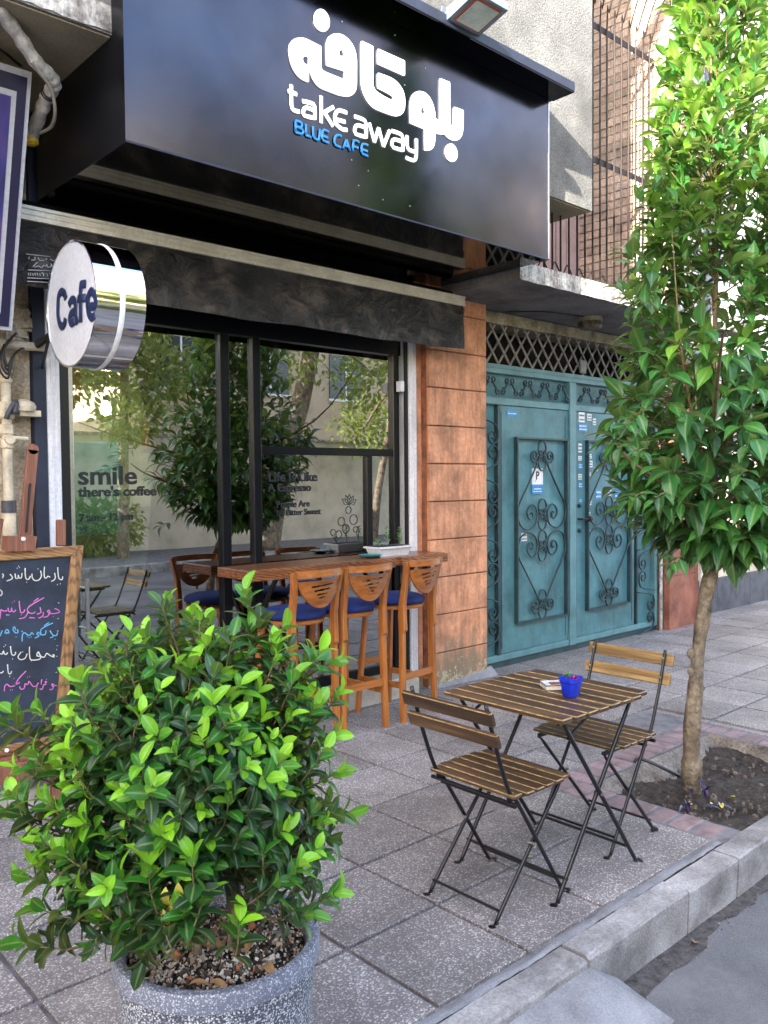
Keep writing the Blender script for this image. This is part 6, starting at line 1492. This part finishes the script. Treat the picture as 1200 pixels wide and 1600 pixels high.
# ================================================================== OPPOSITE SIDE OF THE STREET (seen in the glass and the signboard) and an added sun blocker
ok = thing('far_kerb', (8, -5.9, 0), None, None, kind='structure')
for x in np.arange(-6, 36, 1.5): B('kerb_stone', 'kerb', ok, x, x+1.49, -6.0, -5.82, -.2, 0, c=.01)
gw = thing('garden_wall', (10, -9.1, 0), 'long cream garden wall across the street reflected in the glass', 'wall')
B('wall_face', 'opp_wall', gw, -12, 40, -9.3, -9.1, -.1, 2.6); B('coping', 'slab_edge', gw, -12, 40, -9.36, -9.04, 2.601, 2.68, c=.01)
def block(label, x0, x1, z1, y=-13, mat='opp_render', dp_=8):
    t = thing('apartment_block', ((x0+x1)/2, y, 0), label, 'building')
    B('wall', mat, t, x0, x1, y-dp_, y, -.1, z1); B('parapet', 'slab_edge', t, x0-.1, x1+.1, y-.3, y+.12, z1, z1+.35, c=.01)
    zz = 1.2
    while zz+1.5 < z1:
        x = x0+1.0
        while x+1.5 < x1:
            w = B('window', 'opp_window', t, x, x+1.4, y+.001, y+.04, zz, zz+1.45); B('frame', 'white_paint', w, x-.06, x+1.46, y+.041, y+.07, zz-.08, zz-.001); B('frame', 'white_paint', w, x+.67, x+.73, y+.041, y+.06, zz, zz+1.45)
            x += 3.1
        zz += 3.1
block('tan rendered apartment block across the street reflected in the signboard', 10.5, 24, 11.2)
block('low cream apartment block across the street left of the tan one', -9, 5.0, 5.6, -13, 'opp_wall')
block('unseen tall block added at the far left end to shade the street', -36, -26, 15.0, 2, 'opp_render', 20.5)  # added out of view to keep the low sun off pavement and shopfront
block('pale apartment block far across the street behind the tree row', 26, 48, 10.5, -14, 'opp_wall')
FV = [leaf_rows(.17, .085, .3, .2, .05, shape=(0, .8, 1, .6, 0)) for _ in range(3)]
def fartree(x, y, lean, h, rc, label, r=.18, n=2600, zc=None):
    t = thing('street_tree', (x, y, 0), label, 'tree', None)
    top = (x+lean, y, h*.62); pts = smoothpts([(x, y, -.1), (x+lean*.25, y, h*.2), (x+lean*.7, y, h*.42), top], 5)
    mb = MB().tube(pts, [r*(1.15-.5*i/len(pts)) for i in range(len(pts))], 12)
    cs = []
    for k in range(9):
        a = k*2.4; q = rc*random.uniform(.35, .8); c = np.array([top[0]+q*math.cos(a), top[1]+q*math.sin(a)*.8, h*.62+random.uniform(-.22, .4)*h]); cs.append((c, rc*random.uniform(.35, .6)))
        mb.tube(smoothpts([top, tuple((np.array(top)*.5+c*.5)+np.array([0, 0, .1])), tuple(c)], 3), [.07, .06, .05, .04, .035, .03, .02], 6, caps=False)
    mb.build('trunk', 'bark', t, smooth=True); L = []
    for k in range(n):
        c, rr_ = cs[k % len(cs)]; u = unit(rng.normal(size=3)); p = c+u*rr_*random.random()**.4*np.array([1, 1, .75])
        if p[1] > -4.6 or (zc and p[2] < zc): continue
        L.append((p, u+rng.normal(size=3)*.6, np.array([0, 0, 1.])+rng.normal(size=3)*.6, random.uniform(.7, 1.3), random.uniform(.15, .9)))
    foliage(L, FV, 'far_leaf', t, 0, massname='crown')
fartree(10.95, -7.0, 1.5, 8.2, 2.3, 'thick trunked leaning street tree reflected in the right hand window', .27, 3600, 2.6)
fartree(14.6, -7.4, .8, 6.6, 2.0, 'slim pale trunked street tree right of the leaning one in the reflection', .10, 3000)
fartree(16.8, -7.2, -.5, 9.4, 2.2, 'tallest street tree reflected in the right part of the signboard', .14, 3200)
fartree(5.7, -7.6, .2, 6.0, 1.9, 'bushy street tree reflected in the glass of the cafe door', .12, 3800)
fartree(7.7, -7.4, .1, 6.6, 1.6, 'leafy yellow green street tree reflected behind the menu lettering', .11, 4200)
fartree(3.4, -8.0, -.3, 5.4, 1.7, 'small round street tree at the left of the reflected row', .10, 2400)
bushes = thing('roadside_bush', (7.6, -8.4, 0), 'low yellow green bush at the foot of the garden wall across the street', 'bush')
L = []
for k in range(1500):
    u = unit(rng.normal(size=3)); p = np.array([7.6, -8.4, .6])+u*np.array([1.1, .5, .7])*random.random()**.4
    if p[2] > 0: L.append((p, u+rng.normal(size=3)*.5, np.array([0, 0, 1.])+rng.normal(size=3)*.5, random.uniform(.6, 1), random.uniform(.5, 1)))
foliage(L, FV, 'far_leaf', bushes, 0, massname='leaves')
